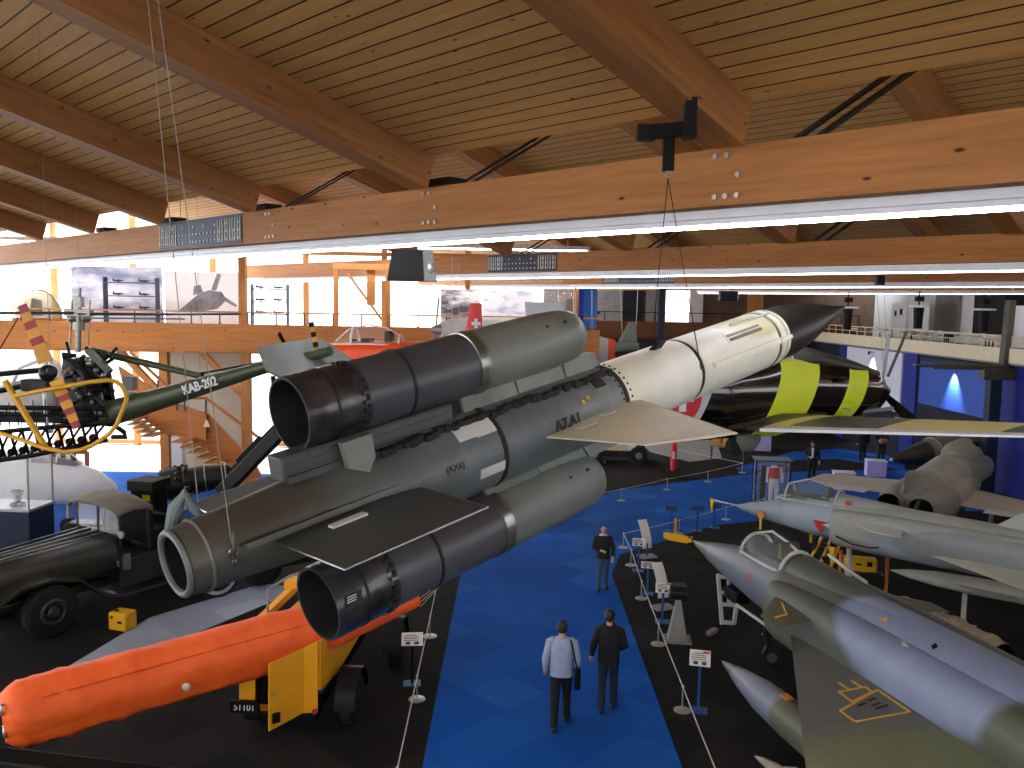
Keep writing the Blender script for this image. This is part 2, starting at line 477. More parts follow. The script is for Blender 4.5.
for i in range(len(lp)-1):
    p = MB(); p.box((-22.2, (lp[i]+lp[i+1])/2, 6), (.03, lp[i+1]-lp[i]-.2, 11.6)); struct(p.build('window_%d' % (8+i), m_glass))
GF = 5.45                                   # gallery floor
q = MB(); q.box((-9.6, 31.2, GF-.1), (25.2, 4.0, .2)); struct(q.build('floor_gallery', m_pale))
q = MB(); q.box((-9.6, 29.1, 5.80), (25.2, .16, .95)); struct(q.build('gallery_fascia', m_fascia))
t = thing('gallery_railing', 'slim wooden handrail on thin steel posts along the left gallery', 'railing', (0, 29.1, 6.27))
q = MB(); q.box((-9.6, 0, .42), (25.2, .07, .05)); q.build('handrail', m_pale, t)
for i in range(26):
    q = MB(); q.box((-21.9+i*.98, 0, .2), (.04, .04, .40)); q.box((-21.9+i*.98, 0, .012), (.1, .08, .02)); q.build('post', m_steelb, t)
t = thing('light_strip', 'white fluorescent light strip above the left gallery', 'light', V((-9.6, 30.3, 0)), 'fluorescent strips under the beams')
q = MB(); q.box((0, 0, 9.15), (24.6, .30, .14)); q.build('housing', m_alum, t)
q = MB(); q.box((0, 0, 9.06), (24.4, .10, .03)); q.build('tube', m_tube, t)
for i in range(6):
    q = MB(); q.box((-11.5+i*4.6, 0, 10.2), (.02, .02, 2.0)); q.build('hanger', m_alum, t)
# posts and braces carrying the gallery
for px in (164, 246, 318, 392):
    x = P(px, 345, 29.6).x
    q = MB(); q.box((x, 29.6, 2.65), (.30, .30, 5.3)); struct(q.build('gallery_post', m_palez))
    q = MB(); q.bar((x, 29.6, 3.6), (x-1.6, 29.6, 5.3), .2, .2); struct(q.build('gallery_brace', m_pale))
x = P(243, 300, 29.5).x
q = MB(); q.box((x, 29.5, 7.7), (.24, .24, 3.2)); struct(q.build('gallery_post', m_palez))
q = MB(); x0 = P(166, 400, 32).x; x1 = P(244, 400, 32).x
q.box(((x0+x1)/2, 32.4, 2.8), (x1-x0, .1, 5.0)); struct(q.build('wall_stair', m_cream))
# timber portal standing on the gallery
t = thing('timber_portal', 'open pale timber portal with a diagonal brace on the gallery', 'frame', (P(362, 320, 31).x, 31, GF))
q = MB()
for s in (-1, 1): q.box((s*.95, 0, 1.45), (.16, .16, 2.9))
q.build('post', m_palez, t)
q = MB(); q.box((0, 0, 2.95), (2.1, .2, .22)); q.build('lintel', m_pale, t)
q = MB(); q.bar((-.6, 0, 2.8), (.75, 0, 1.0), .10, .08); q.build('brace', m_pale, t)
q = MB(); q.box((.32, .06, 2.2), (.3, .06, 1.3)); q.build('hanging_board', m_pale, t)
# ---- posters, models and frames on the gallery
def poster(name, label, px0, py0, px1, py1, d, m):
    a = P(px0, py0, d); c = P(px1, py1, d)
    q = MB(); q.box(((a.x+c.x)/2, d, (a.z+GF)/2), (abs(c.x-a.x), .04, a.z-GF))
    o = q.build(name, m, None)
    return tag(o, label, 'poster')
def cloudy(name, c1, c2, sc, lo=.4, hi=.65):
    m, nt, b = nodes(name); f = noise(nt, objco(nt), sc, 7, .65, (1, 1, 2.4))
    L(nt, mixc(nt, ramp(nt, f, lo, hi), lin(c1), lin(c2)), b.inputs['Base Color']); b.inputs['Roughness'].default_value = .7
    return m
poster('photo_panel', 'grey blue cloudy photo panel on the left gallery wall', 71, 266, 163, 322, 32.6, cloudy('cloud_print', '7c86a6', 'e8ecf4', .45))
t = thing('photo_panel', 'white photo panel showing a grey propeller aeroplane on the gallery', 'poster', P(202, 298, 32.5))
a = P(165, 272, 32.5); c = P(240, 325, 32.5); w = c.x-a.x; h = a.z-c.z
q = MB(); q.box((0, .03, (h/2-(t.location.z-GF))/2), (w, .04, h/2+t.location.z-GF)); q.build('board', m_white, t)
m_print = mat('grey_print', '8c8c92', .7, c2='55565e', scale=2)
q = MB()
q.prism([(-.9, .008, -.5), (-.2, .008, .1), (.25, .008, .3), (.75, .008, .25), (.95, .008, -.05), (.6, .008, -.4), (-.2, .008, -.55)], (0, -.008, 0))
q.prism([(.35, .008, .3), (.6, .008, .95), (.75, .008, .9), (.55, .008, .3)], (0, -.01, 0))
q.prism([(.9, .008, .05), (1.35, .008, -.25), (1.3, .008, -.33), (.85, .008, -.1)], (0, -.01, 0))
q.prism([(-.35, .008, .1), (-.3, .008, .45), (-.05, .008, .5), (.05, .008, .2)], (0, -.012, 0))
q.build('printed_aeroplane', m_print, t)
poster('photo_panel', 'photo panel of white smoke plumes behind the red tail fin', 441, 289, 480, 322, 32.6, cloudy('smoke_print', '4a4a52', 'eceef2', .7, .4, .55))
poster('photo_panel', 'pale blue tinted map panel right of the smoke photo', 483, 290, 532, 318, 32.6, cloudy('map_print', 'a8bcdc', 'f4f6fa', 1.2, .35, .5))
# shelving of aircraft models
def shelf_rack(label, px0, py0, px1, py1, d, n):
    a = P(px0, py0, d); c = P(px1, py1, d); w = c.x-a.x; h = a.z-c.z
    t = thing('display_rack', label, 'rack', ((a.x+c.x)/2, d, c.z))
    zb = GF-c.z
    for s in (-1, 1):
        q = MB(); q.box((s*w/2, 0, (h+zb)/2), (.05, .3, h-zb)); q.build('upright', m_steelb, t)
    for i in range(n):
        q = MB(); q.box((0, 0, h*(i+.6)/n), (w, .34, .04)); q.build('shelf', m_steelb, t)
    root = t
    for i in range(n):
        z = c.z + h*(i+.6)/n + .02
        for k in range(2):
            x = (a.x+c.x)/2 + (k-.5)*w*.5
            g = MB(); g.lathe([(-.22, .01), (-.16, .035), (.05, .04), (.22, .008)], (x, d, z+.06), (1, 0, 0), 8)
            g.box((x+.02, d, z+.06), (.10, .30, .012)); g.box((x-.18, d, z+.11), (.05, .012, .08)); g.box((x, d, z+.015), (.03, .03, .03))
            tag(g.build('model_aeroplane', m_steeln), 'tiny dark model aeroplane on a shelf of the ' + label.split(' standing')[0], 'model', 'model aeroplanes in the ' + label.split(' standing')[0])
shelf_rack('wide steel display rack standing before the cloudy photo panel', 105, 277, 158, 318, 31.6, 3)
shelf_rack('narrow steel display rack standing left of the timber portal', 252, 284, 288, 322, 31.6, 3)
# ================================================================ far back, right of the glazing
q = MB(); q.box((13, 56, 7), (22, .3, 14)); struct(q.build('wall_back', m_brown))
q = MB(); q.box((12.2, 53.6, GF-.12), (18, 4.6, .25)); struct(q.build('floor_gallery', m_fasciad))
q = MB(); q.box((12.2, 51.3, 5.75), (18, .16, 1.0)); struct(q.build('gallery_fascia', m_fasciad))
t = thing('gallery_railing', 'dark railing along the shaded gallery at the back', 'railing', (0, 51.3, 6.3))
q = MB(); q.box((12.2, 0, .5), (18, .06, .05)); q.build('handrail', m_black, t)
for i in range(18):
    q = MB(); q.box((3.5+i*1.03, 0, .24), (.04, .04, .48)); q.build('post', m_black, t)
for px0, px1, m, nm in ((598, 622, m_greyw, 'panel'), (624, 642, m_darkw, 'door_1'), (646, 657, m_greyw, 'panel'), (690, 702, m_white, 'panel'), (748, 762, m_palez, 'panel')):
    a = P(px0, 300, 55.7); c = P(px1, 330, 55.7)
    q = MB(); q.box(((a.x+c.x)/2, 55.75, 7.3), (c.x-a.x, .12, 3.4)); struct(q.build('wall_panel' if nm == 'panel' else nm, m))
for px in (670, 676): pass
a = P(666, 300, 55.8); c = P(688, 330, 55.8)
q = MB(); q.box(((a.x+c.x)/2, 55.75, 7.35), (c.x-a.x, .06, 2.4)); struct(q.build('window_16', emis('daylit_pane', 'eef2ff', 2.2)))
for px in (580, 661):
    x = P(px, 320, 50).x
    q = MB(); q.box((x, 50, 5), (.35, .35, 10)); struct(q.build('blue_column', m_wallb if px < 600 else m_steeln))
a = P(583, 290, 50.4); c = P(590, 325, 50.4)
q = MB(); q.box(((a.x+c.x)/2+.15, 50.4, 7.0), (.9, .1, 2.4)); struct(q.build('door_2', mat('bright_blue', '2c78e0', .5)))
q = MB(); q.box((8.2, 50.5, 2.6), (10.5, .2, 5.2)); struct(q.build('wall_under_gallery', m_darkw))

q = MB(); q.box((0, -6, 2.3), (50, .3, 4.6)); q.box((0, -6, 12.4), (50, .3, 3.4)); struct(q.build('wall_near', m_brown))
for i in range(9):
    q = MB(); q.box((-22+i*5.5, -6, 7.6), (.4, .3, 6.2)); struct(q.build('window_18_frame', m_pale))  # frame posts of the unseen windows added behind the camera
q = MB(); q.box((0, -6, 7.6), (46, .03, 6.1)); struct(q.build('window_18', m_glass))  # unseen windows behind the camera, added as frontal fill light
q = MB(); q.box((24.3, 10, 3.2), (.3, 34, 6.4)); q.box((24.3, 10, 13), (.3, 34, 2)); struct(q.build('wall_right', m_brown))
for i in range(7):
    q = MB(); q.box((24.3, -7+i*5.5, 9.2), (.3, .5, 5.6)); struct(q.build('window_17_frame', m_pale))  # frame posts of the unseen window band added on the right
q = MB(); q.box((24.3, 10, 9.2), (.03, 33, 5.6)); struct(q.build('window_17', m_glass))  # unseen window band added for daylight from the right
# ================================================================ right side: blue walls, gallery with railing
RX = 18.6
q = MB(); q.box((RX+.15, 38, 2.6), (.3, 30, 5.2)); struct(q.build('wall_right', m_walln))
def rwall(name, y0, y1, z0, z1, m, th=.08, kind=True):
    q = MB(); q.box((RX-th/2, (y0+y1)/2, (z0+z1)/2), (th, abs(y1-y0), z1-z0)); o = q.build(name, m)
    return struct(o) if kind else o
rwall('wall_panel', 46.5, 47.6, 0, 5.2, m_wallb)
rwall('wall_panel', 38.4, 39.7, 0, 5.2, m_wallb)
rwall('wall_panel', 28.0, 31.6, 0, 5.2, m_wallb)
tag(rwall('wall_board', 39.8, 46.4, 2.3, 5.15, mat('white_panel', 'c8ccde', .7, var=.05), .12, False), 'white lit wall panel right of the missile nose', 'panel')
t = thing('wall_board', 'blue lit wall screen with a white light cone at right', 'panel', (RX-.06, 35.2, 3.95))
q = MB(); q.box((0, 0, 0), (.1, 5.6, 1.9)); q.build('board', mat('blue_panel', '2450b0', .6, var=.08), t)
q = MB(); q.box((-.06, 0, 1.06), (.05, 5.6, .18)); q.build('rail', m_steeln, t)
# wall washers: small lamps at the head of the two panels
for y, z, e in ((43.0, 4.9, 420), (35.0, 4.75, 650)):
    t = thing('wall_lamp', 'small lamp throwing a cone of light down the %s wall panel' % ('white' if y > 40 else 'blue'), 'lamp', V((RX-.35, y, z)))
    q = MB(); q.tube((0, 0, 0), (0, 0, .16), .06, .05, 12); q.bar((0, 0, .12), (.33, 0, .12), .03, .03); q.build('body', m_black, t)
    l = bpy.data.lights.new('wall_lamp_light', 'SPOT'); l.energy = e; l.spot_size = math.radians(74); l.spot_blend = .8; l.shadow_soft_size = .03; l.color = (.92, .95, 1)
    lo_ = bpy.data.objects.new('lamp_light', l); COL.objects.link(lo_); lo_.parent = t; lo_.location = (0, 0, -.02); lo_.rotation_euler = (0, math.radians(-16), 0)
# gallery above
q = MB(); q.box((21.2, 38, 5.35), (5.6, 30, .3)); struct(q.build('floor_gallery', m_greyw))
q = MB(); q.box((18.4, 38, 5.55), (.14, 30, .55)); struct(q.build('gallery_fascia', m_cream))
t = thing('gallery_railing', 'cream railing packed with small exhibits along the right gallery', 'railing', (18.4, 38, 5.82))
q = MB(); q.box((0, 0, .45), (.06, 30, .05)); q.box((0, 0, .22), (.03, 30, .03)); q.build('handrail', m_cream, t)
for i in range(31):
    q = MB(); q.box((0, -15+i, .22), (.04, .04, .44)); q.build('post', m_cream, t)
q = MB(); q.box((24, 41, 8.6), (.2, 30, 11)); struct(q.build('wall_gallery', m_white))
for i, (y0, y1, m) in enumerate(((45, 47.5, m_greyw), (40.2, 43.5, m_darkw), (36.5, 38.5, m_palez))):
    q = MB(); q.box((23.8, (y0+y1)/2, 7.2), (.15, y1-y0, 2.4)); struct(q.build('wall_panel', m))
for i, (y, lab) in enumerate(((48.5, 'white exhibit board farthest along the right gallery'), (46.0, 'second white exhibit board along the right gallery'), (34.6, 'white exhibit board beside the dark post on the right gallery'), (32.4, 'nearest white exhibit board on the right gallery'))):
    t = thing('exhibit_board', lab, 'board', (22.2, y, GF+.05), 'white boards on the right gallery')
    q = MB(); q.box((0, 0, 1.35), (.06, 1.9, 1.5)); q.build('panel', m_white, t)
    q = MB()
    for s in (-1, 1): q.box((0, s*.8, .3), (.05, .05, .6)); q.box((0, s*.8, .015), (.4, .06, .03))
    q.build('foot', m_alum, t)
    q = MB(); q.box((-.045, -.3, 1.6), (.03, .25, .35)); q.box((-.045, .4, 1.5), (.03, .2, .3)); q.build('picture', m_black, t)
# ================================================================ hanging guided missile
m_mrear = camo('missile_grey', '565c5d', [((0, 0, 0), (1, 1.0, 1), '4c4a40'), ((0, 2.2, .2), .7, '646b6e'), ((0, 3.2, .2), (.6, .5, .6), '767b7c')], .42, .5, .5, 1.6, .5)
m_mfront = camo('missile_cream', 'ece9d6', [((0, 4.0, 0), (.6, .35, .6), 'f0eee0'), ((.05, 5.35, .25), (.3, .45, .22), 'dcd6a4'), ((0, 5.85, 0), (.6, .18, .6), 'f0ead0')], .38, .18, .3, 1.2)
m_radome = mat('radome_black', '12120f', .42, c2='1c1c16', spec=.3)
m_fin = camo('fin_grey', '4a4e4d', [((.5, 1, 0), .6, '434645')], .5, .3)
m_wingc = camo('wing_cream', 'dad4ba', [((.7, 2.9, 0), .4, 'e2dcc4')], .5, .22)
m_ramd = camo('ramjet_dark', '4c4c52', [((0, 0, 0), (.6, .35, .6), '2e2d2f')], .38, .35)
m_ramg = camo('ramjet_grey', '6c716c', [((0, 2.4, .2), .6, '777b74')], .45, .25)
m_fair = camo('fairing_grey', '484d4d', [], .5, .4)
m_nozz = mat('burnt_steel', '605e62', .3, .7, var=.6, scale=6, c2='29282b')
m_band = mat('band_steel', '9a9a98', .28, .9, var=.3, scale=12)
m_soot = mat('soot', '131214', .7)
m_pyl = camo('pylon_grey', '70766f', [((0, 2.7, .3), .5, '7f857e')], .5, .35)
m_patch = mat('pale_patch', 'c4c4c0', .6, var=.06)
m_mark = mat('marking_black', '0e0e0e', .6)
T0 = P(178, 563, 4.09); N0 = P(845, 307, 9.39); U0 = (N0-T0).normalized()
miss = thing('guided_missile', 'huge grey and cream ramjet missile hanging diagonally across the hall', 'missile', frame(T0, U0, (0, 0, 1)))
R = .275
b = MB()
b.lathe([(.02, .150), (0, .172), (.03, .182), (.30, .196), (.8, .232), (1.3, .266), (1.6, R), (3.32, R)], n=48, cap0=False, cap1=False)
b.build('rear_body', m_mrear, miss)
b = MB(); b.lathe([(3.34, R), (4.33, R), (4.345, R-.012), (4.375, R-.012), (4.39, R+.002), (5.78, R), (5.87, R-.008)], n=48, cap0=False)
b.build('front_body', m_mfront, miss)
b = MB(); b.lathe([(5.87, R-.010), (6.2, .260), (6.6, .215), (6.95, .150), (7.3, .075), (7.55, .028), (7.6436, .006)], n=48)
b.build('nose_cone', m_radome, miss)
# tail nozzle: thick rim and dark duct
b = MB(); b.lathe([(.0, .178), (-.012, .172), (-.012, .145), (.02, .14), (.5, .125), (.5, .001)], n=40, cap0=False, cap1=False)
o = b.build('tail_pipe', mat('pipe_dark', '141516', .7, spec=.2), miss)
b = MB(); b.ring((0, -.01, 0), (0, 1, 0), .160, .020, 40, 8); b.ring((0, .10, 0), (0, 1, 0), .186, .010, 40, 6); b.build('tail_rim', mat('rim_grey', '6a6c6c', .5, .3), miss)
# joint rings
for y, r, m in ((3.33, R+.004, m_soot), (4.36, R-.006, m_soot), (5.66, R+.003, m_band), (5.80, R+.001, m_patch), (2.05, R+.002, m_soot)):
    b = MB(); b.lathe([(y-.022, r-.01), (y-.018, r+.003), (y+.018, r+.003), (y+.022, r-.01)], n=48, cap0=False, cap1=False); b.build('joint_ring', m, miss)
# rivets along the first joint
b = MB()
for k in range(34):
    t = 2*PI*k/34; c = V((math.cos(t), 0, math.sin(t)))
    for y in (3.29, 3.39): b.tube(c*(R-.004)+V((0, y, 0)), c*(R+.006)+V((0, y, 0)), .009, n=6)
b.build('rivets', m_soot, miss)
def on(y, deg, r=R): t = math.radians(deg); return V((math.cos(t)*r, y, math.sin(t)*r))
def shell(b, y0, y1, d0, d1, r, th, n=8):
    """a curved patch lying on the body"""
    rs = []
    for y in (y0, y1):
        a = [on(y, d0+(d1-d0)*k/n, r+th) for k in range(n+1)]
        c = [on(y, d1+(d0-d1)*k/n, r-.006) for k in range(n+1)]
        rs.append(a+c)
    b.rings(rs)
b = MB(); shell(b, 1.86, 2.06, 34, 62, R, .004); shell(b, 1.72, 1.90, 36, 62, R, .004); b.build('upper_patch', m_patch, miss)
b = MB(); shell(b, 1.82, 2.06, -22, -8, R, .004); b.build('side_patch', m_patch, miss)
# side conduits, slot window, hatch
b = MB(); shell(b, 4.5, 5.62, 2, 12, R, .03, 4); shell(b, 5.62, 5.82, 4, 10, R, .04, 4); b.build('side_conduit', m_mfront, miss)
b = MB(); shell(b, 4.85, 5.45, 33, 55, R, .005); b.build('slot_frame', m_mfront, miss)
b = MB(); shell(b, 4.88, 5.42, 37, 43, R, .011); b.build('slot', mat('slot_brown', '5a4c42', .5), miss)
b = MB(); shell(b, 4.88, 5.42, 46, 51, R, .011); b.build('slot', mat('slot_brown2', '8a7a66', .5), miss)
b = MB(); shell(b, 5.4, 5.75, 66, 70, R, .012, 2); shell(b, 5.1, 5.5, 70, 74, R, .02, 2); b.build('dorsal_strip', m_patch, miss)
b = MB(); b.prism([on(3.95, 84, R), on(4.05, 84, R), on(4.12, 84, R+.05), on(4.04, 84, R+.04)], (.06, 0, 0)); b.build('lug', m_soot, miss)
b = MB(); shell(b, 3.02, 3.18, 34, 58, R, .012); b.build('hatch', m_pyl, miss)
b = MB(); shell(b, 3.04, 3.16, 40, 55, R, .02); b.build('hatch', m_soot, miss)
for d in (28, -14):
    b = MB(); b.tube(on(2.84, d, R-.01), on(2.84, d, R+.03), .018, n=8); b.tube(on(2.90, d+3, R-.01), on(2.90, d+3, R+.03), .018, n=8)
    b.build('pin', mat('brass', 'c8b060', .4, .6), miss)
# long conduit along the rear flank, jagged seam under the upper pylon
b = MB(); shell(b, .25, 1.95, 8, 14, .235, .035, 2); b.build('side_conduit', m_mrear, miss)
b = MB()
for k in range(40):
    y = 1.15+k*.055; d = 62+random.uniform(-3, 3)
    c = on(y, d, R); b.box(c, (.05+random.random()*.03, .05, .03+random.random()*.02))
b.build('seal_strip', m_soot, miss)
# fins
def fin(name, pts, th, m, root_r=.2):
    b = MB(); b.wing(pts[1], pts[0], pts[2], pts[3], th, th*.35)
    o = b.build(name, m, miss, ang=20)
    e = MB(); lst = [V(p) for p in pts]
    e.path([lst[0], lst[3], lst[2], lst[1]], .006, 6); e.build('edge', m_band if m is m_fin else m_wingc, o)
    return o
for s in (1, -1):
    fin('tail_fin', [(s*.14, .42, 0), (s*.20, 1.35, 0), (s*.86, 1.33, 0), (s*.84, .43, 0)], .05, m_fin)
    fin('wing', [(s*.2, 2.42, 0), (s*.2, 3.50, 0), (s*1.36, 3.02, 0), (s*.98, 2.58, 0)], .06, m_wingc)
b = MB(); b.box((.36, .78, .022), (.05, .22, .012)); b.build('fin_plate', m_patch, miss)
b = MB(); b.box((.42, 2.68, .034), (.05, .16, .006)); b.box((.36, 2.98, .036), (.06, .12, .006)); b.build('wing_plate', m_patch, miss)
# ramjets
def ramjet(cx, cz, s, y0, y1):
    r = MB(); rr = .212
    r.lathe([(0, rr+.003), (.02, rr+.006), (.33, rr+.004), (.36, rr-.006), (.40, rr-.006), (.42, rr)], (cx, y0, cz), n=44, cap0=False, cap1=False)
    t = r.build('ramjet_nozzle', m_nozz, miss)
    r = MB(); r.lathe([(0, rr+.003), (0, rr-.012), (.30, rr-.02), (.62, rr-.05), (.62, .001)], (cx, y0, cz), n=40, cap0=False, cap1=False); r.build('duct', m_soot, t)
    r = MB(); ln = y1-y0
    r.lathe([(.42, rr), (1.32, rr)], (cx, y0, cz), n=44, cap0=False, cap1=False)
    t2 = r.build('ramjet_chamber', m_ramd, miss)
    r = MB(); r.lathe([(1.32, rr), (ln-.35, rr), (ln-.12, rr*.94), (ln-.02, rr*.84), (ln, rr*.76), (ln-.02, rr*.7), (ln-.3, rr*.66), (ln-.3, .001)], (cx, y0, cz), n=44, cap0=False, cap1=False)
    t3 = r.build('ramjet_shell', m_ramg, miss)
    r = MB(); r.lathe([(ln-.5, .11), (ln-.15, .08), (ln+.04, .005)], (cx, y0, cz), n=24); r.build('inlet_cone', m_ramg, t3)
    for k in range(4):
        r = MB(); a = math.radians(40); r.tube(V((cx+rr*math.cos(a)-.01, y0+1.98+k*.19, cz+rr*math.sin(a)-.005)), V((cx+rr*math.cos(a)+.003, y0+1.98+k*.19, cz+rr*math.sin(a)+.003)), .012, n=8)
        r.build('bolt', m_soot, t3)
    for y, m in ((1.32, m_band), (.74, m_soot), (.40, m_soot), (.20, m_soot)):
        w = .045 if y == 1.32 else .014
        r = MB(); r.lathe([(y-w, rr-.01), (y-w+.006, rr+.009), (y+w-.006, rr+.009), (y+w, rr-.01)], (cx, y0, cz), n=44, cap0=False, cap1=False); r.build('ramjet_band', m, miss)
    r = MB()
    for k in range(26):
        a = 2*PI*k/26; c = V((cx, y0+.385, cz)); d = V((math.cos(a), 0, math.sin(a)))
        r.box(c+d*(rr+.004), (.02, .045, .02), M.Rotation(-a, 3, 'Y'))
    r.build('clamp_ring', m_nozz, miss)
    # pylon between body and ramjet
    z0, z1 = s*.24, cz-s*.17
    def pyl(nm, ya, yb, w, m, q0=z0, q1=z1, xk=1.0):
        p = MB(); x0 = cx*.42*xk; x1 = cx*.9
        p.rings([[(x0-w/2, ya, q0), (x0+w/2, ya, q0), (x0+w/2, yb, q0), (x0-w/2, yb, q0)], [(x1-w/2, ya+.02, q1), (x1+w/2, ya+.02, q1), (x1+w/2, yb, q1), (x1-w/2, yb, q1)]])
        return p.build(nm, m, miss, bevel=.006)
    pyl('pylon', 1.95, 2.45, .17, m_pyl); pyl('pylon', 2.46, 2.95, .15, m_pyl); pyl('pylon', 2.96, 3.34, .15, m_pyl)
    pyl('pylon_rail', 1.80, 3.2, .10, m_soot)
    # long ribbed fairing behind
    p = MB(); yy, ll = (1.22, 1.22) if s > 0 else (1.32, 1.0); p.box((cx*.15, yy, s*.30), (.15, ll, .14)); fa = p.build('ribbed_fairing', m_fair, miss, bevel=.012)
    p = MB()
    for dz in (-.03, .015, .055): p.box((cx*.15, yy, s*(.30+dz)), (.164, ll-.02, .010))
    p.box((cx*.15, yy, s*.24), (.19, ll-.05, .04)); p.build('rib', m_fin, fa)
    p = MB()
    for k in range(3): p.box((.0+cx, y0+.13+k*.09, cz-s*.235), (.02, .025, .09))
    p.build('bracket_pins', m_patch, miss)
    p = MB(); xb = .095; p.prism([(xb, y0+.16, cz-s*.18), (xb, y0+.36, cz-s*.18), (xb+.02, y0+.35, s*.24), (xb+.04, y0+.28, s*.17), (xb+.02, y0+.17, s*.22)], (.05, 0, 0))
    p.build('rear_bracket', m_pyl, miss)
ramjet(-.10, .55, 1, .79, 3.18)
ramjet(.10, -.49, -1, .66, 3.02)
# stencilled markings
text('stencil', 'A7.A1', .105, face_mat(on(2.66, 9, R+.003), (0, 1, .0), on(0, 9, 1)), m_mark, miss, .002, bold=.004)
text('stencil', '(AX6)', .06, face_mat(on(1.62, 8, .277), (0, 1, 0), on(0, 8, 1)), m_mark, miss, .002)
decal([(344, 596), (360, 589), (362, 600), (346, 607)], 'type_plate', m_mark, miss, .012, .006)
for k in range(3): decal([(347, 597.5+k*2.6), (356, 593.5+k*2.6), (356.2, 594.5+k*2.6), (347.2, 598.5+k*2.6)], 'plate_text', m_patch, miss, .004, .003)
# slings
m_stan0 = mat('wire_grey', '8a8880', .6)
mi = miss.matrix_world
def cable(name, label, pts, r, m=m_alum, g=None):
    q = MB(); q.path(pts, r, 6); return tag(q.build(name, m), label, 'cable', g)
tr = ab(4.75, 7.45, 7.92)
trl = P(668, 178, 7.9)
cable('sling_cable', 'left thin wire from the black bracket down to the missile front', [trl, mi @ V((-.27, 4.36, .05))], .004, m_black, 'missile front wires')
cable('sling_cable', 'right thin wire from the black bracket down to the missile front', [trl, mi @ V((.285, 4.30, .05))], .004, m_black, 'missile front wires')
def to_roof(p, q):
    d = q-p; t = .5
    while (p+d*t).z < 9.1+.28*(7.45-(p+d*t).dot(BX)) and t < 6: t += .01
    return p+d*(t-.03)
tl = to_roof(mi @ V((-.17, .22, .16)), P(148, 0, 4.3)); tl2 = to_roof(mi @ V((.205, .20, .08)), P(158, 0, 4.0))
c1 = cable('sling_cable', 'left thin wire hanging from the roof to the missile tail', [tl, mi @ V((-.17, .22, .16))], .0026, m_stan0, 'missile tail wires')
c2 = cable('sling_cable', 'right thin wire with a hook, hanging from the roof to the missile tail flank', [tl2, mi @ V((.205, .20, .08))], .0026, m_stan0, 'missile tail wires')
b = MB(); p0 = mi @ V((.21, .20, .03))
b.ring(p0, (1, -1, 0), .022, .006, 14, 6); b.ring(p0-V((0, 0, .045)), (1, 1, 0), .018, .006, 14, 6); b.tube(p0+V((0, 0, .02)), p0+V((0, 0, .10)), .008)
o = b.build('hook', m_band, c2)
# cloth wrapped round the tail sling
b = MB(); q0 = mi @ V((-.16, .1, .10))
pts = [q0+V((-.02, 0, -.18)), q0+V((-.05, 0, .0)), q0+V((-.02, 0, .12)), q0+V((.03, 0, .2)), q0+V((.06, .02, .12)), q0+V((.12, .03, .05)), q0+V((.17, .04, .02))]
b.path(pts, [.02, .032, .04, .03, .024, .018, .012], 10)
tag(b.build('wrapping_cloth', mat('grey_cloth', '6a7476', .9, bump=.6, bscale=30)), 'grey cloth bundled round the missile tail sling', 'cloth')
# hoist bracket on the beam
t = thing('hoist_bracket', 'black steel hoist bracket on the first timber beam', 'bracket', P(668, 131, 7.9))
b = MB(); p1 = P(691, 98, 7.6); p2 = P(689, 139, 7.6); b.bar(p1-t.location, p2-t.location, .10, .10, (0, 1, 0)); b.build('upright', m_black, t)
b = MB(); p1 = P(642, 133, 7.9); p2 = P(697, 128, 7.8); b.bar(p1-t.location, p2-t.location, .11, .12); p3 = P(646, 133, 7.85); b.box(p3-t.location, (.16, .12, .14)); b.build('arm', m_black, t)
b = MB(); p1 = P(669, 133, 7.9); p2 = P(668, 171, 7.9); b.bar(p1-t.location, p2-t.location, .10, .08, (0, 1, 0)); b.build('hanger', m_black, t)
b = MB(); b.ring(trl-t.location+V((0, 0, .03)), (0, 1, 0), .03, .008, 14, 6); b.build('shackle', m_band, t)
# speaker box hanging below the beam
c = P(414, 266, 14); t = thing('speaker_box', 'black box speaker with grey side hanging above the orange trainer', 'speaker', frame(c, V((-.1, 1, 0))))
b = MB(); b.rings([[(-.42, -.25, -.25), (.38, -.25, -.25), (.38, .3, -.25), (-.42, .3, -.25)], [(-.34, -.2, .25), (.30, -.2, .25), (.30, .25, .25), (-.34, .25, .25)]]); b.build('cabinet', m_pyl, t, bevel=.01)
b = MB(); b.rings([[(-.43, -.265, -.255), (.17, -.265, -.255), (.17, -.245, -.255), (-.43, -.245, -.255)], [(-.35, -.215, .25), (.14, -.215, .25), (.14, -.19, .25), (-.35, -.19, .25)]]); b.build('grille', m_black, t)
b = MB(); b.sphere((.27, -.26, -.03), (.05, .04, .09), 12, 8); b.build('bracket', m_alum, t)
b = MB()
for x in (-.25, .2): b.tube((x, 0, .25), (x, 0, 1.2), .005, n=6)
b.build('wire', m_alum, t)
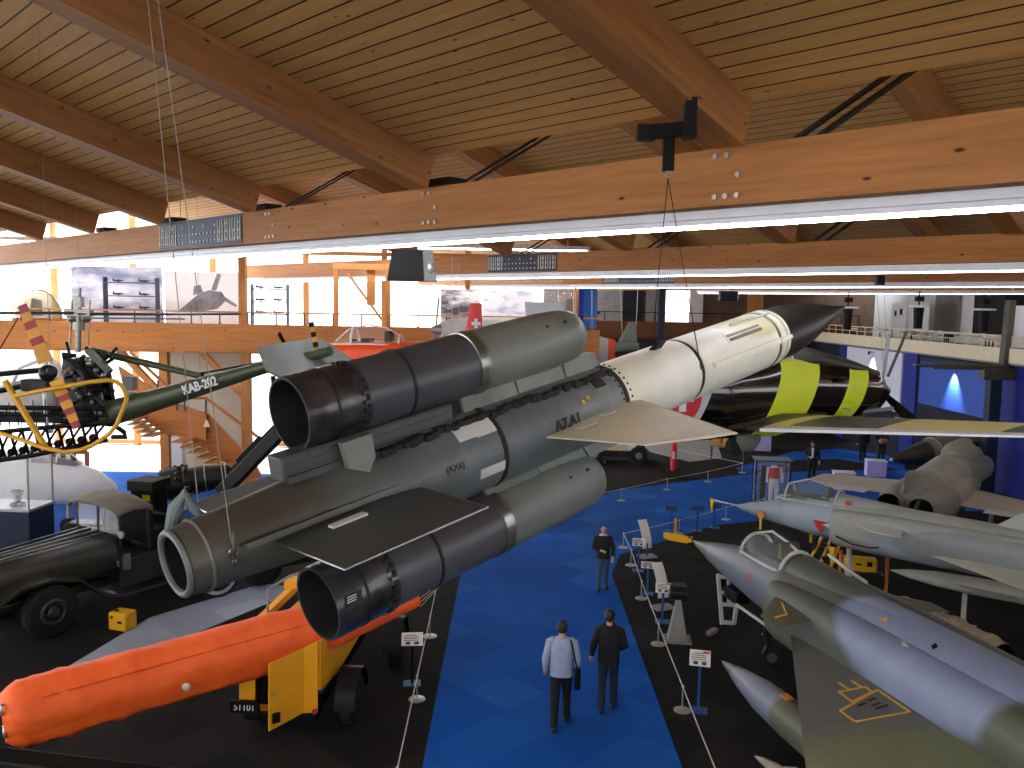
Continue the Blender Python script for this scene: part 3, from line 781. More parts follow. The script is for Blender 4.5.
# ================================================================ Mirage-like delta fighters
m_canopy = glass('canopy_glass', 'b8c4c8', .03, .14)
m_tyre = mat('tyre', '121212', .8)
m_redm = mat('red_mark', 'c02030', .5)
m_yel = mat('yellow_paint', 'e8b010', .5, var=.1)
m_yline = mat('yellow_line', 'c89a30', .6)
m_cock = mat('cockpit_dark', '14161a', .6)
m_seat = mat('seat_fabric', '4c4234', .8)
m_gearw = mat('gear_white', 'b8bab4', .5)
def delta_jet(name, label, cat, origin, d, ks, kc, mats, open_canopy=False, probe=True, canard=(.5, .62), wz=.02, span=3.6, sweep=1.732, root_y=4.35, c0=2.25, cl=1.0, ch=1.0, cch=1.1, my=9):
    """ks stretches the length, kc the cross-section; local +Y points from nose to tail, X to the left of the pilot"""
    mw = frame(origin, d); t = thing(name, label, cat, mw)
    mb, mwg, mcan = mats
    def S(s): return s*ks
    k = kc
    # fuselage
    st = [(0, 0, 0, .02, .02), (.25, 0, -.01, .08, .08), (.9, 0, .02, .20, .20), (1.8, 0, .07, .34, .35), (2.7, 0, .14, .47, .48), (3.3, 0, .16, .53, .55), (4.2, 0, .18, .56, .58), (5.0, 0, .18, .60, .60), (6.5, 0, .18, .66, .62), (8.5, 0, .18, .68, .62), (10.5, 0, .18, .66, .60), (12.5, 0, .18, .60, .56), (14.0, 0, .2, .5, .5)]
    b = MB(); b.sections([(S(y), cx, cz*k, hw*k, ht*k) for y, cx, cz, hw, ht in st], 36, 2.15, cap1=True)
    b.build('fuselage', mb, t)
    b = MB(); b.lathe([(-.05, .42), (0, .46), (.3, .44), (.3, .01)], (0, S(14.0), .2*k), n=28, cap0=False, cap1=False); b.build('exhaust', m_soot, t)
    # dorsal spine behind the cockpit
    b = MB(); b.sections([(S(4.15), 0, .55*k, .36*k, .36*k), (S(4.8), 0, .55*k, .36*k, .34*k), (S(6.5), 0, .52*k, .32*k, .30*k), (S(9), 0, .5*k, .28*k, .26*k), (S(12), 0, .45*k, .2*k, .2*k)], 24, 2.2); b.build('dorsal_spine', mb, t)
    b = MB(); b.wing((0, S(9.0), .6*k), (0, S(13.6), .6*k), (0, S(12.2), 2.5*k), (0, S(13.8), 2.5*k), .22*k, .1*k, up=(1, 0, 0)); b.build('tail_fin', mb, t)
    # intake trunks
    for s in (1, -1):
        b = MB(); b.sections([(S(4.35), s*.66*k, .12*k, .22*k, .46*k), (S(4.6), s*.66*k, .12*k, .26*k, .50*k), (S(6.0), s*.60*k, .12*k, .34*k, .54*k), (S(8.0), s*.50*k, .12*k, .40*k, .55*k), (S(10.5), s*.40*k, .14*k, .42*k, .54*k), (S(13), s*.2*k, .15*k, .36*k, .46*k)], 28, 2.4)
        tr = b.build('intake_trunk', mb, t)
        b = MB(); b.sections([(S(4.33), s*.67*k, .12*k, .18*k, .42*k), (S(4.40), s*.67*k, .12*k, .18*k, .42*k)], 24, 2.4); b.build('intake_mouth', m_soot, tr)
        b = MB(); b.lathe([(0, .005), (.35*ks, .10*k), (.5*ks, .14*k)], (s*.64*k, S(3.95), .10*k), n=18); b.build('shock_cone', mcan, tr)
    # wings: 60 degree delta, low mounted
    for s in (1, -1):
        b = MB(); xr, xt = .40*k, .40*k+span*k; y0 = S(root_y); ln = span*k*sweep
        b.wing((s*xr, y0, wz*k), (s*xr, max(y0+ln*.98, S(12)), wz*k), (s*xt, y0+ln, (wz-.10)*k), (s*xt, y0+ln+.35, (wz-.10)*k), .20*k, .05*k, n=4)
        b.build('wing', mwg, t, ang=25)
    # canards
    for s in (1, -1):
        y0 = 4.65
        b = MB(); b.wing((s*.84*k, S(y0), .42*k), (s*.88*k, S(y0+cch), .42*k), (s*1.55*k, S(y0+.66*cch), .40*k), (s*1.55*k, S(y0+1.1*cch), .40*k), .07, .03); b.build('canard', mcan, t, ang=20)
    # canopy and windscreen
    def C(y): return S(c0+(y-2.62)*cl)
    tunnel = MB(); tunnel.sections([(C(2.62), 0, .50*k, .10*k, .14*k), (C(3.0), 0, .52*k, .33*k, .36*k*ch), (C(3.5), 0, .54*k, .40*k, .52*k*ch), (C(4.0), 0, .54*k, .38*k, .46*k*ch), (C(4.4), 0, .52*k, .34*k, .38*k*ch)], 24, 2.1)
    tunnel.build('canopy', m_canopy, t)
    fr = MB()
    for y, hw, ht in ((3.0, .345, .375), (4.35, .355, .40)):
        pts = [(math.cos(q)*hw*k, C(y), .52*k+math.sin(q)*ht*k*ch) for q in (PI*j/14 for j in range(15))]
        fr.path(pts, .034*k, 6)
    for s in (1, -1): fr.path([(s*.10*k, C(2.66), .54*k), (s*.345*k, C(3.0), .56*k), (s*.41*k, C(3.5), .58*k), (s*.40*k, C(4.0), .58*k), (s*.36*k, C(4.36), .58*k)], .032*k, 6)
    fr.path([(0, C(3.0), (.52+.38*ch)*k), (0, C(3.5), (.54+.525*ch)*k), (0, C(4.0), (.54+.46*ch)*k), (0, C(4.35), (.52+.40*ch)*k)], .024*k, 6)
    fr.build('canopy_frame', m_gearw, t)
    c = MB(); c.box((0, C(3.3), .66*k), (.5*k, .5*ks, .12*k)); c.box((0, C(4.05), .78*k), (.36*k, .12*ks, .46*k)); c.box((0, C(3.85), .66*k), (.38*k, .4*ks, .12*k)); c.build('cockpit', m_seat, t, bevel=.02)
    c = MB(); c.box((0, C(3.5), .70*k), (.60*k, 1.35*ks*cl, .02)); c.build('cockpit_sill', m_cock, t)
    # gear
    gz = origin.z
    g = MB(); g.tube((0, S(4.6), -.3*k), (0, S(4.75), -gz+.42), .06, n=10); g.tube((0, S(4.75), -gz+.5), (0, S(4.95), -gz+.25), .045, n=10); g.box((0, S(4.65), -gz*.55), (.18, .10, .3))
    gg = g.build('nose_leg', m_gearw, t)
    g = MB(); g.lathe([(-.09, .1), (-.08, .22), (-.05, .25), (.05, .25), (.08, .22), (.09, .1)], (0, S(4.95), -gz+.25), (1, 0, 0), 24); g.build('wheel', m_tyre, gg)
    for s in (1, -1):
        g = MB(); g.tube((s*1.5*k, S(my), -.3*k), (s*1.55*k, S(my), -gz+.4), .07, n=10); gg = g.build('main_leg', m_gearw, t)
        g = MB(); g.lathe([(-.1, .15), (-.08, .34), (-.05, .38), (.05, .38), (.08, .34), (.1, .15)], (s*1.55*k, S(my), -gz+.38), (1, 0, 0), 24); g.build('wheel', m_tyre, gg)
    if probe:
        b = MB(); b.tube((0, .05, 0), (0, -1.0*ks, .03), .022, .010, 10); b.build('pitot_probe', mcan, t)
    return t
# ---- the camouflaged one in front
O1 = G(694, 541, 1.93); D1 = V((math.sin(math.radians(14.3)), -math.cos(math.radians(14.3)), 0))
# Frame: Y = tailwards (D1), X = D1 x up
blue = '6c7690'; olive = '4c5040'; dgrey = '4a4c4a'; green = '5c6048'
b1 = [((0, 0, 0), (1, 1.25, 1), '5a5c44'), ((0, 2.6, .1), (1.2, 1.7, 1.2), '686c76'), ((-.3, 7.7, .45), (.75, 2.0, .8), '78829c'), ((-.9, 10.5, .3), (1.5, 1.5, 1.2), olive), ((.1, 4.9, -.4), (1.5, .9, .5), '5a5a4a')]
FX = lambda bl: [((-c[0], c[1], c[2]), r, q) for c, r, q in bl]
m_c1 = camo('camouflage_body', '50534a', FX(b1), .45, .22, .25, 1.0, .10)
b2 = [((-2.0, 10.2, .0), (2.4, 2.0, 2), '6a7050'), ((-.9, 5.2, -.3), (.7, .9, 1), '484c42'), ((2.5, 10, 0), 2.0, '5f6448')]
m_c1w = camo('camouflage_wing', '595a58', FX(b2), .5, .2, .5, .8, .25)
m_c1c = camo('camouflage_canard', '585a48', [], .5, .2)
jet1 = delta_jet('jet_fighter', 'olive and blue grey camouflaged delta fighter at lower right', 'aircraft', O1, D1, 1.0, 1.0, (m_c1, m_c1w, m_c1c), probe=False)
def MBX():
    b = MB(); b.tr = M.Scale(-1, 4, V((1, 0, 0))); return b      # local +X is the side towards the camera
b = MBX(); b.tube((0, .1, 0), (0, -.75, .06), .018, .008, 8); b.build('pitot_probe', m_black, jet1)
# warning outlines on the wing, small triangles on the flank
ji = jet1.matrix_world.inverted()
def onwing(px, py):
    l, n, ob = hit(px, py); return ji @ (l + n*.004)
b = MB()
for pts in ([(839, 692), (865.5, 687), (872, 692), (853, 702)], [(878, 690), (910, 712), (855.5, 722), (840.5, 711)]):
    for a, c in zip(pts, pts[1:]+pts[:1]): b.bar(onwing(*a), onwing(*c), .035, .008)
for a, c in (((839, 683), (848, 689)), ((852, 681), (861, 687)), ((853, 703), (878, 690))): b.bar(onwing(*a), onwing(*c), .04, .008)
b.build('walkway_outline', m_yline, jet1)
b = MB()
for a, c in (((858, 706), (866, 703)), ((868, 701), (876, 698)), ((872, 706), (880, 703)), ((876, 709), (888, 705))): b.bar(onwing(*a), onwing(*c), .03, .006)
b.build('stencil', m_mark, jet1)
decal([(879, 619), (888, 617), (886, 623)], 'warning_triangle', m_yline, jet1)
decal([(901, 645), (909, 648), (904, 640)], 'warning_triangle', m_patch, jet1)
decal([(931, 646), (936, 643), (938, 647), (933, 650)], 'access_panel', m_black, jet1)
decal([(748, 575), (752, 574), (751, 582)], 'warning_triangle', m_redm, jet1)
b = MBX(); b.path([(-1.0, 5.1, .47), (-1.2, 5.55, .465), (-1.45, 5.62, .455)], .016, 6); b.build('canard_line', m_yline, jet1)
# nose gear door with four openings, hanging below the nose
gd = G(729, 624, .75); gt = gd.y
def gp(px, py): return ji @ P(px, py, gt)
b = MB()
for a, c in (((718, 574), (722, 624)), ((740, 578), (734, 624)), ((718, 576), (740, 579)), ((719, 592), (739, 594)), ((720, 604), (737, 605)), ((722, 622), (734, 623)), ((729, 577), (729, 605))): b.bar(gp(*a), gp(*c), .07, .05, (0, 1, 0))
g = b.build('gear_door', m_gearw, jet1)
b = MB()
for px, py in ((723, 584), (734, 585), (723, 598), (733, 599)): b.box(gp(px, py)+V((0, -.05, 0)), (.16, .03, .18))
b.build('door_window', m_black, g)
b = MBX(); b.box((-.2, 2.3, -.42), (.3, .5, .24)); b.tube((-.35, 2.25, -.45), (-.05, 2.2, -.5), .07, n=10); b.build('gun_pack', m_black, jet1, bevel=.03)
b = MBX(); b.box((-.52, 3.5, -.40), (.03, 1.3, .05)); b.build('door_edge', m_gearw, jet1)
b = MBX(); b.path([(.38, 4.3, .95), (.42, 4.8, .82), (.40, 5.3, .78)], .03, 8); b.build('canopy_rail', m_gearw, jet1)
# dark linkage of the open undercarriage below the canard
dg_ = G(772, 664).y; b = MB()
def lp2(px, py, o=0): return ji @ P(px, py, dg_+o)
for a, c, r in (((766, 622), (768, 645), .05), ((768, 645), (764, 652), .04), ((764, 652), (772, 664), .045), ((762, 634), (774, 640), .03), ((773, 640), (770, 652), .03), ((764, 628), (775, 634), .025)): b.tube(lp2(*a), lp2(*c), r, n=8)
b.tube(lp2(772, 658, -.1), lp2(772, 658, .1), .10, n=16); b.build('undercarriage_linkage', mat('linkage', '26282a', .4, .4), jet1)
# engine tube lying behind the camouflaged jet
e0, e1 = G(893, 602, .95), G(1003, 660, .95); e1 = e0 + (e1-e0)*1.0
t = thing('engine_tube', 'tan and silver jet engine tube on trestles behind the camouflaged jet', 'engine', frame(e0, e1-e0))
ln = (e1-e0).length
b = MB(); b.lathe([(0, .12), (.3, .24), (ln*.55, .30), (ln*.57, .34), (ln*.62, .34), (ln*.64, .30), (ln*.85, .31), (ln*.86, .34), (ln*.89, .34), (ln*.9, .31), (ln, .30)], n=28, cap1=False); b.build('casing', mat('casing_tan', 'b8a888', .4, .4, var=.35, scale=6), t)
b = MB(); b.lathe([(ln, .30), (ln-.02, .27), (ln-.5, .25), (ln-.5, .01)], n=24, cap0=False, cap1=False); b.build('tail_pipe', m_soot, t)
for u in (.3, .75):
    b = MB()
    for sx_ in (-1, 1): b.bar((sx_*.2, ln*u, -.28), (sx_*.3, ln*u, -.93), .06, .06, (0, 1, 0))
    b.bar((-.32, ln*u, -.9), (.32, ln*u, -.9), .06, .06); b.build('trestle', m_black, t)
# drop tank under the near wing
tk = camo('drop_tank_paint', '5a5e48', [((0, 1.2, 0), (1, .75, 1), '767c8a'), ((0, 0, 0), (1, .5, 1), '585c50')], .45, .2, .2)
TO = G(722, 661, 1.12)
dt = thing('drop_tank', 'olive and grey pointed fuel tank under the near wing of the camouflaged jet', 'fuel tank', frame(TO, D1))
b = MB(); b.lathe([(0, .01), (.25, .07), (.7, .16), (1.3, .245), (2.1, .28), (3.3, .28), (4.4, .22), (5.2, .08), (5.4, .01)], n=32); b.build('shell', tk, dt)
b = MB(); b.box((0, 3.4, .32), (.06, 1.2, .2)); b.build('pylon', tk, dt)
b = MB(); b.box((.0, 1.95, .285), (.12, .18, .02)); b.build('filler_cap', mat('orange_cap', 'd88a40', .5), dt)
# small pointed store below
TO = G(755, 756, .5)
t = thing('small_rocket', 'pale pointed rocket nose with white fins at the bottom edge', 'rocket', frame(TO, V((.5, -.86, 0))))
b = MB(); b.lathe([(0, .01), (.15, .05), (.4, .085), (1.6, .085)], n=20); b.build('body', mat('buff', 'a89a84', .5), t)
for s in (-1, 1):
    b = MB(); b.wing((s*.07, .35, 0), (s*.07, .62, 0), (s*.3, .5, 0), (s*.3, .62, 0), .02, .01); b.build('fin', m_white, t)
b = MB(); b.box((0, .8, -.29), (.24, .5, .42)); b.build('cradle', m_black, t)
# ---- the light grey one behind
O2 = V((5.80, 21.85, 1.95)); O2 = P(735, 505, 21.8)
D2 = V((.719, -.695, 0))
b3 = [((0, 1.0, 0), (1, 1.05, 1), '8f99a2'), ((0, 2.2, 0), (1, .75, 1), '9aa6b0'), ((-.2, 4.6, -.2), (.9, 1.0, .8), '96a0a8'), ((-.9, 6.5, .1), (.6, 2.2, .5), '868c8c')]
m_c2 = camo('grey_body', '9c9f98', FX(b3), .45, .18, .15, 1.0, .06)
m_c2w = camo('grey_wing', 'b4b4a4', [], .5, .15)
m_c2c = camo('grey_canard', 'c4c4b8', [], .5, .12)
jet2 = delta_jet('jet_fighter', 'light grey delta fighter with a long nose probe and small canard at right', 'aircraft', O2, D2, .66, .86, (m_c2, m_c2w, m_c2c), span=1.5, sweep=2.3, root_y=6.3, wz=-.05, c0=1.75, cl=1.42, ch=1.2, cch=2.2, my=12)
b = MBX(); b.tube((-.36, .95, -.02), (-.42, .95, -.02), .10, .09, 16); b.build('sensor_cover', mat('orange_cover', 'e0901c', .5), jet2)
b = MBX(); b.box((-.4, .95, -.25), (.02, .05, .3)); b.build('streamer', m_yel, jet2)
b = MBX(); b.prism([(-.475, 2.35, .14), (-.475, 2.72, .14), (-.465, 2.54, -.16)], (-.025, 0, 0)); b.build('warning_triangle', m_redm, jet2)
b = MBX(); b.path([(-.93, 3.1, -.02), (-.97, 3.5, -.12), (-.99, 3.9, -.12), (-.99, 4.1, -.06)], .018, 6); b.build('cable', m_black, jet2)
b = MBX(); b.prism([(-.9, 2.95, -.3), (-.9, 3.1, -.3), (-.9, 3.02, -.75)], (-.03, 0, 0)); b.build('streamer', m_yel, jet2)
b = MBX(); b.tube((0, .2, -.0), (0, .2, .0001), .01); 
b = MBX(); b.box((0, -.66, .02), (.05, .16, .05)); b.prism([(0, -.74, .02), (0, -.64, .02), (0, -.70, -.35)], (.04, 0, 0)); b.build('probe_flag', m_yel, jet2)
b = MBX(); b.tube((0, -.66, .02), (0, 0, .0), .022, .012, 10); b.build('probe', m_white, jet2)
b = MBX(); b.tube((-.32, 3.1, .66), (-.345, 3.1, .66), .06, n=16); b.build('roundel', m_redm, jet2)
for k, (px, py) in enumerate(((890, 570), (1000, 572))):
    o = G(px, py, 1.0); o = V((o.x, o.y, 1.0))
    t = thing('drop_tank', ['pale slim finned tank tip under the light grey jet', 'pale fuel tank under the wing of the light grey jet'][k], 'fuel tank', frame(o, V((.80, -.6, 0))))
    b = MB(); b.lathe([(0, .01), (.4, .10), (1.0, .17), (1.8, .20), (3.2, .20), (4.0, .1), (4.3, .01)], n=24); b.build('shell', m_c2c, t)
    b = MB(); b.box((0, 1.6, -.62), (.1, .1, .8)); b.box((0, 1.6, -.99), (.5, .5, .02)); b.build('stand', m_gearw, t)
    for s in (-1, 1):
        b = MB(); b.wing((s*.15, 1.3, 0), (s*.15, 2.6, 0), (s*.55, 2.3, 0), (s*.55, 2.7, 0), .04, .02); b.build('fin', m_c2w, t)
# ================================================================ black and yellow tow plane hanging on the right
m_gloss = mat('gloss_black', '0b0b0c', .12, var=.1, coat=.6)
m_lime = mat('lime_yellow', 'dcee2c', .45, var=.06)
m_yelp = mat('pale_yellow', 'e8e488', .5, var=.08)
m_lgrey = mat('light_grey', 'bfc3ca', .5, var=.06)
m_red = mat('roundel_red', 'c8202c', .5, var=.05)
m_dol = mat('dark_olive', '3c3a30', .4, var=.3)
DC = V((.87, .49, .0)).normalized()
OC = P(752, 398, 18.3)                       # wing root, mid fuselage
tow = thing('tow_plane', 'black propeller plane with lime yellow bands and a roundel, behind the missile nose', 'aircraft', frame(OC, DC))
def lerpst(st, y):
    for a, b in zip(st, st[1:]):
        if a[0] <= y <= b[0]:
            u = (y-a[0])/(b[0]-a[0]); return [a[i]+(b[i]-a[i])*u for i in range(6)]
    return list(st[-1])
cst = [(-5.6, 0, .35, .10, .25, .25), (-4.5, 0, .28, .30, .42, .42), (-2.6, 0, .15, .50, .72, .72), (-1.2, 0, .05, .60, .88, .88), (.6, 0, .05, .62, .92, .92), (2.0, 0, .05, .56, .84, .80), (3.2, 0, .02, .48, .66, .64), (3.9, 0, .0, .40, .52, .52), (4.15, 0, 0, .30, .38, .38)]
for y0, y1, m in ((-5.6, -1.75, m_lgrey), (-1.75, .05, m_gloss), (.05, 1.28, m_lime), (1.28, 2.35, m_gloss), (2.35, 3.1, m_lime), (3.1, 4.15, m_gloss)):
    ys = sorted({y0, y1, *[q[0] for q in cst if y0 < q[0] < y1], (y0+y1)/2})
    b = MB()
    sl = .95
    rs = []
    for y in ys:
        q = lerpst(cst, y); r = []
        for k in range(32):
            a = 2*PI*k/32; c, d = math.cos(a), math.sin(a); ex = 2/2.2
            px = abs(c)**ex*(1 if c >= 0 else -1); pz = abs(d)**ex*(1 if d >= 0 else -1)
            yy = y + (sl*pz*q[4]*.5 if (y in (y0, y1) and -2 < y < 4) else 0)
            r.append((q[1]+px*q[3], yy, q[2]+pz*q[4]))
        rs.append(r)
    b.rings(rs, cap0=False, cap1=(y1 > 4)); b.build('fuselage_band', m, tow)
# hood: dark top deck, canopy, exhaust, spinner, propeller
b = MB(); b.sections([(.9, 0, .78, .30, .30, .2), (1.6, 0, .84, .44, .25, .2), (3.0, 0, .62, .36, .18, .2), (3.9, 0, .45, .26, .1, .1)], 20, 2.2); b.build('nose_deck', m_dol, tow)
b = MB(); b.sections([(-2.2, 0, .78, .26, .28, .2), (-1.4, 0, .85, .40, .60, .2), (.2, 0, .88, .42, .70, .2), (.75, 0, .85, .38, .55, .2), (1.15, 0, .82, .30, .1, .1)], 20, 2.1); b.build('canopy', m_canopy, tow)
b = MB()
for y, hw, ht in ((-1.4, .41, .61), (-.4, .425, .67), (.2, .43, .71), (.75, .39, .56)): b.path([(math.cos(q)*hw, y, .87+math.sin(q)*ht) for q in (PI*j/12 for j in range(13))], .03, 6)
b.build('canopy_frame', m_lgrey, tow)
b = MB(); b.tube((-.0, 3.7, -.1), (.0, 3.9, -.1), .05); 
b = MB(); b.tube((.52, 2.3, .38), (.60, 2.05, .40), .06, n=10); b.build('exhaust_stub', m_black, tow)
b = MB(); b.tube((.35, 3.2, -.42), (.48, 4.1, -.36), .05, n=10); b.build('brace_tube', m_alum, tow)
b = MB(); b.lathe([(4.12, .26), (4.3, .22), (4.5, .12), (4.6, .02)], n=24); b.build('spinner', m_gloss, tow)
for k in range(3):
    a = math.radians(85+120*k); d = V((math.cos(a), 0, math.sin(a))); e = V((-math.sin(a), .6, math.cos(a))).normalized()
    b = MB(); o = V((0, 4.3, 0)); rs = []
    for r, w in ((.15, .06), (.5, .10), (1.0, .13), (1.35, .10), (1.42, .03)): rs.append([o+d*r+e*w, o+d*r+V((0, .02, 0)), o+d*r-e*w, o+d*r-V((0, .02, 0))])
    b.rings(rs); b.build('propeller_blade', mat('prop_grey', '6a6c70', .4, .3) if k == 0 else m_gloss, tow)
# roundel on the side towards the camera (+X)
def disc(b, c, r, n=28, th=.02, ax=(1, 0, 0)): b.tube(V(c), V(c)+V(ax)*th, r, n=n); return b
b = MB(); disc(b, (.50, -2.45, .16), .50, th=.06); o = b.build('roundel', m_red, tow)
b = MB(); b.box((.563, -2.45, .16), (.012, .18, .56)); b.box((.563, -2.45, .16), (.012, .56, .18)); b.build('roundel_cross', m_white, o)
text('code_letters', '11', .22, face_mat((.60, -1.35, -.62), (0, 1, 0), (1, 0, -.4)), m_lgrey, tow, .004)
# near wing reaching out to the right, coloured panels and a white trailing edge
WR0, WR1 = V((.45, -1.0, -.55)), V((.45, 1.65, -.50))
WT0, WT1 = V((8.0, -.45, .30)), V((8.0, .75, .33))
def panel(u0, u1, m, v0=0.0, v1=.93, nm='wing_panel'):
    b = MB(); rs = []
    for u, in ((u0,), (u1,)):
        te = WR0.lerp(WT0, u); le = WR1.lerp(WT1, u); t = .34*(1-u)+.12*u; r = []
        fs = [v0+(v1-v0)*i/6 for i in range(7)]
        th = lambda f: t*(1.0-((f-.35)/.65)**2 if f > .35 else 1-((.35-f)/.36)**2*.9)*.5+.006
        r = [le.lerp(te, f)+V((0, 0, th(f))) for f in fs] + [le.lerp(te, f)-V((0, 0, th(f))) for f in reversed(fs)]
        rs.append(r)
    b.rings(rs); return b.build(nm, m, tow)
panel(0, .09, m_dol); panel(.09, .16, m_yelp); panel(.16, .42, m_dol); panel(.42, .70, m_yelp); panel(.70, 1.0, m_dol)
panel(.12, 1.0, m_white, .90, 1.08, 'aileron')
b = MB(); b.wing((-.45, 1.65, -.5), (-.45, -1.0, -.55), (-7, .8, .3), (-7, -.4, .3), .34, .12); b.build('wing', m_dol, tow)
b = MB(); b.sections([(-1.15, .55, -.52, .06, .05, .05), (.3, .62, -.42, .28, .14, .2), (1.7, .55, -.42, .1, .08, .1)], 16, 2.0); b.build('wing_fillet', m_dol, tow)
b = MB()
for x, y in ((3.0, .9), (1.6, 1.1), (4.6, .8)): b.box((x, y, -.12), (.22, .04, .03))
b.build('wing_clip', m_alum, tow)
b = MB(); b.wing((.1, -4.6, .4), (.1, -5.6, .4), (2.0, -4.9, .45), (2.0, -5.5, .45), .12, .05); b.build('tailplane', m_lgrey, tow)
b = MB(); b.wing((0, -4.3, .6), (0, -5.7, .5), (0, -5.0, 2.0), (0, -5.8, 2.0), .14, .06, up=(1, 0, 0)); b.build('tail_fin', m_lgrey, tow)
sg = tow.matrix_world.inverted()
c = sg @ P(746, 441, 18.0)
b = MB(); b.sections([(c.y-.36, c.x, c.z+.1, .10, .12, .1), (c.y-.18, c.x, c.z+.05, .17, .2, .28), (c.y+.12, c.x, c.z+.05, .18, .2, .32), (c.y+.34, c.x, c.z+.1, .10, .12, .2)], 18, 2.2); b.build('wheel_fairing', m_pyl, tow)
b = MB(); b.lathe([(-.08, .08), (-.07, .2), (.07, .2), (.08, .08)], (c.x, c.y-.34, c.z-.10), (1, 0, 0), 20); b.build('wheel', m_tyre, tow)
mt = tow.matrix_world
cable('hanging_strap', 'grey flat strap hanging beside the tow plane propeller', [P(906, 333, 26.5), P(888, 376, 25.3)], .045, mat('strap_grey', '70727c', .6))
for i, (a, c) in enumerate((((876, 285), (884, 372)), ((884, 285), (887, 372)))):
    cable('hanging_cable', ['left', 'right'][i]+' thin cable of the pair hanging above the tow plane nose', [P(*a, 22.5), P(*c, 25)], .006, m_alum, 'tow plane cables')
b = MB(); b.box(P(880, 280, 22.4), (.2, .16, .26)); tag(b.build('cable_clamp', m_black), 'black cable clamp on the second beam above the tow plane', 'clamp')

# ================================================================ grey jet fighter facing away at right
m_j3 = camo('soft_grey', '8e9088', [((0, 2.5, .3), 1.2, 'a4a69c')], .5, .3, .4, 1.0)
O3 = P(905, 498, 22.5); N3 = P(985, 462, 27.5)
D3 = (N3-O3); D3.z = 0; O3.z = 1.75
j3 = thing('jet_fighter', 'mid grey twin bulged jet seen from its open rear end at right', 'aircraft', frame(O3, D3))
for s in (-1, 1):
    b = MB(); b.sections([(0, s*.42, 0, .34, .36), (.5, s*.46, .02, .42, .46), (2.0, s*.44, .05, .48, .55), (4, s*.30, .1, .42, .5), (5.2, s*.15, .1, .3, .4)], 24, 2.2, cap0=False); o = b.build('nacelle', m_j3, j3)
    b = MB(); b.sections([(.02, s*.42, 0, .31, .33), (.8, s*.44, 0, .25, .28)], 20, 2.1, cap0=False); b.build('exhaust', m_soot, o)
b = MB(); b.sections([(.3, 0, .25, .3, .35), (1.5, 0, .35, .55, .55), (3.5, 0, .5, .60, .62), (5.2, 0, .45, .52, .58), (7, 0, .3, .3, .36), (8, 0, .2, .02, .02)], 28, 2.1); b.build('fuselage', m_j3, j3)
b = MB(); b.sections([(3.6, 0, .95, .28, .25), (4.1, 0, .98, .46, .46), (4.9, 0, .98, .46, .48), (5.7, 0, .9, .3, .2)], 24, 2.0); b.build('canopy_hump', m_j3, j3)
b = MB(); b.box((.2, 4.9, 1.25), (.35, .5, .3)); b.build('canopy_window', m_black, j3, bevel=.08)
for s in (-1, 1):
    b = MB(); b.wing((s*.6, 4.2, .0), (s*.6, 1.6, .0), (s*3.5, 2.9, .05), (s*3.5, 1.5, .05), .26, .08); o = b.build('wing', mat('wing_buff', 'b8b2a4', .5, var=.12), j3)
    b = MB(); b.wing((s*1.6, 1.75, .03), (s*1.6, 1.2, .0), (s*2.8, 1.7, .05), (s*2.8, 1.15, .03), .06, .05); b.build('flap', m_lgrey, o)
b = MB(); b.wing((0, 1.6, .6), (0, -.2, .4), (0, .6, 1.0), (0, -.1, 1.0), .16, .06, up=(1, 0, 0)); b.build('fin_root', m_j3, j3)
for s in (-1, 1):
    b = MB(); b.tube((s*1.4, 2.8, -.1), (s*1.4, 2.8, -1.4), .06); gg = b.build('main_leg', m_gearw, j3)
    b = MB(); b.lathe([(-.1, .1), (-.09, .32), (.09, .32), (.1, .1)], (s*1.4, 2.8, -1.43), (1, 0, 0), 20); b.build('wheel', m_tyre, gg)
# ---- dark nosed jet beyond it
O4 = P(891, 460, 31)
t = thing('jet_nose', 'dark pointed jet nose with bright tip and metal ring, left of the grey jet hump', 'aircraft', frame(O4, V((.92, .30, .10))))
b = MB(); b.lathe([(0, .01), (.05, .05), (.3, .16), (1.0, .38), (1.6, .5)], n=28); b.build('nose_cone', mat('dark_nose', '2c2c2a', .35), t)
b = MB(); b.lathe([(-.06, .02), (-.02, .05), (.06, .06)], n=14); b.build('tip', m_white, t)
b = MB(); b.lathe([(1.6, .5), (1.8, .54), (1.85, .58), (1.95, .58), (2.0, .54), (2.6, .60), (3.0, .6)], n=28); b.build('fuselage', camo('nose_grey', '6e6a60', [], .5, .3), t)
b = MB(); b.ring((0, 1.9, 0), (0, 1, 0), .585, .02, 30, 6); b.build('ring', m_alum, t)
b = MB(); b.box((0, 2.6, -1.3), (.8, .8, 2.0)); b.build('trestle', m_black, t)

# ================================================================ orange trainer at left centre
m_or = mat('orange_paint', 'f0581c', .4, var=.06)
m_orr = mat('red_fin_paint', 'd8301c', .45, var=.06)
OP = P(376, 357, 24)
tr_ = thing('trainer_plane', 'orange low wing trainer plane with a red tail fin and clear bubble canopy', 'aircraft', frame(OP, V((-1, .18, 0))))
b = MB(); b.sections([(-3.0, 0, .30, .12, .22, .2), (-1.2, 0, .12, .38, .36, .40), (.4, 0, .05, .46, .40, .42), (1.4, 0, .02, .42, .34, .38), (2.2, 0, 0, .30, .28, .30), (2.5, 0, 0, .2, .2, .2)], 26, 2.3); b.build('fuselage', m_or, tr_)
b = MB(); b.sections([(-.75, 0, .32, .20, .26, .1), (-.4, 0, .35, .32, .46, .1), (.25, 0, .36, .36, .56, .1), (.8, 0, .35, .34, .42, .1), (1.25, 0, .3, .22, .1, .08)], 22, 2.0); b.build('canopy', glass('bubble_glass', 'f4f0e6', .03, .10), tr_)
b = MB()
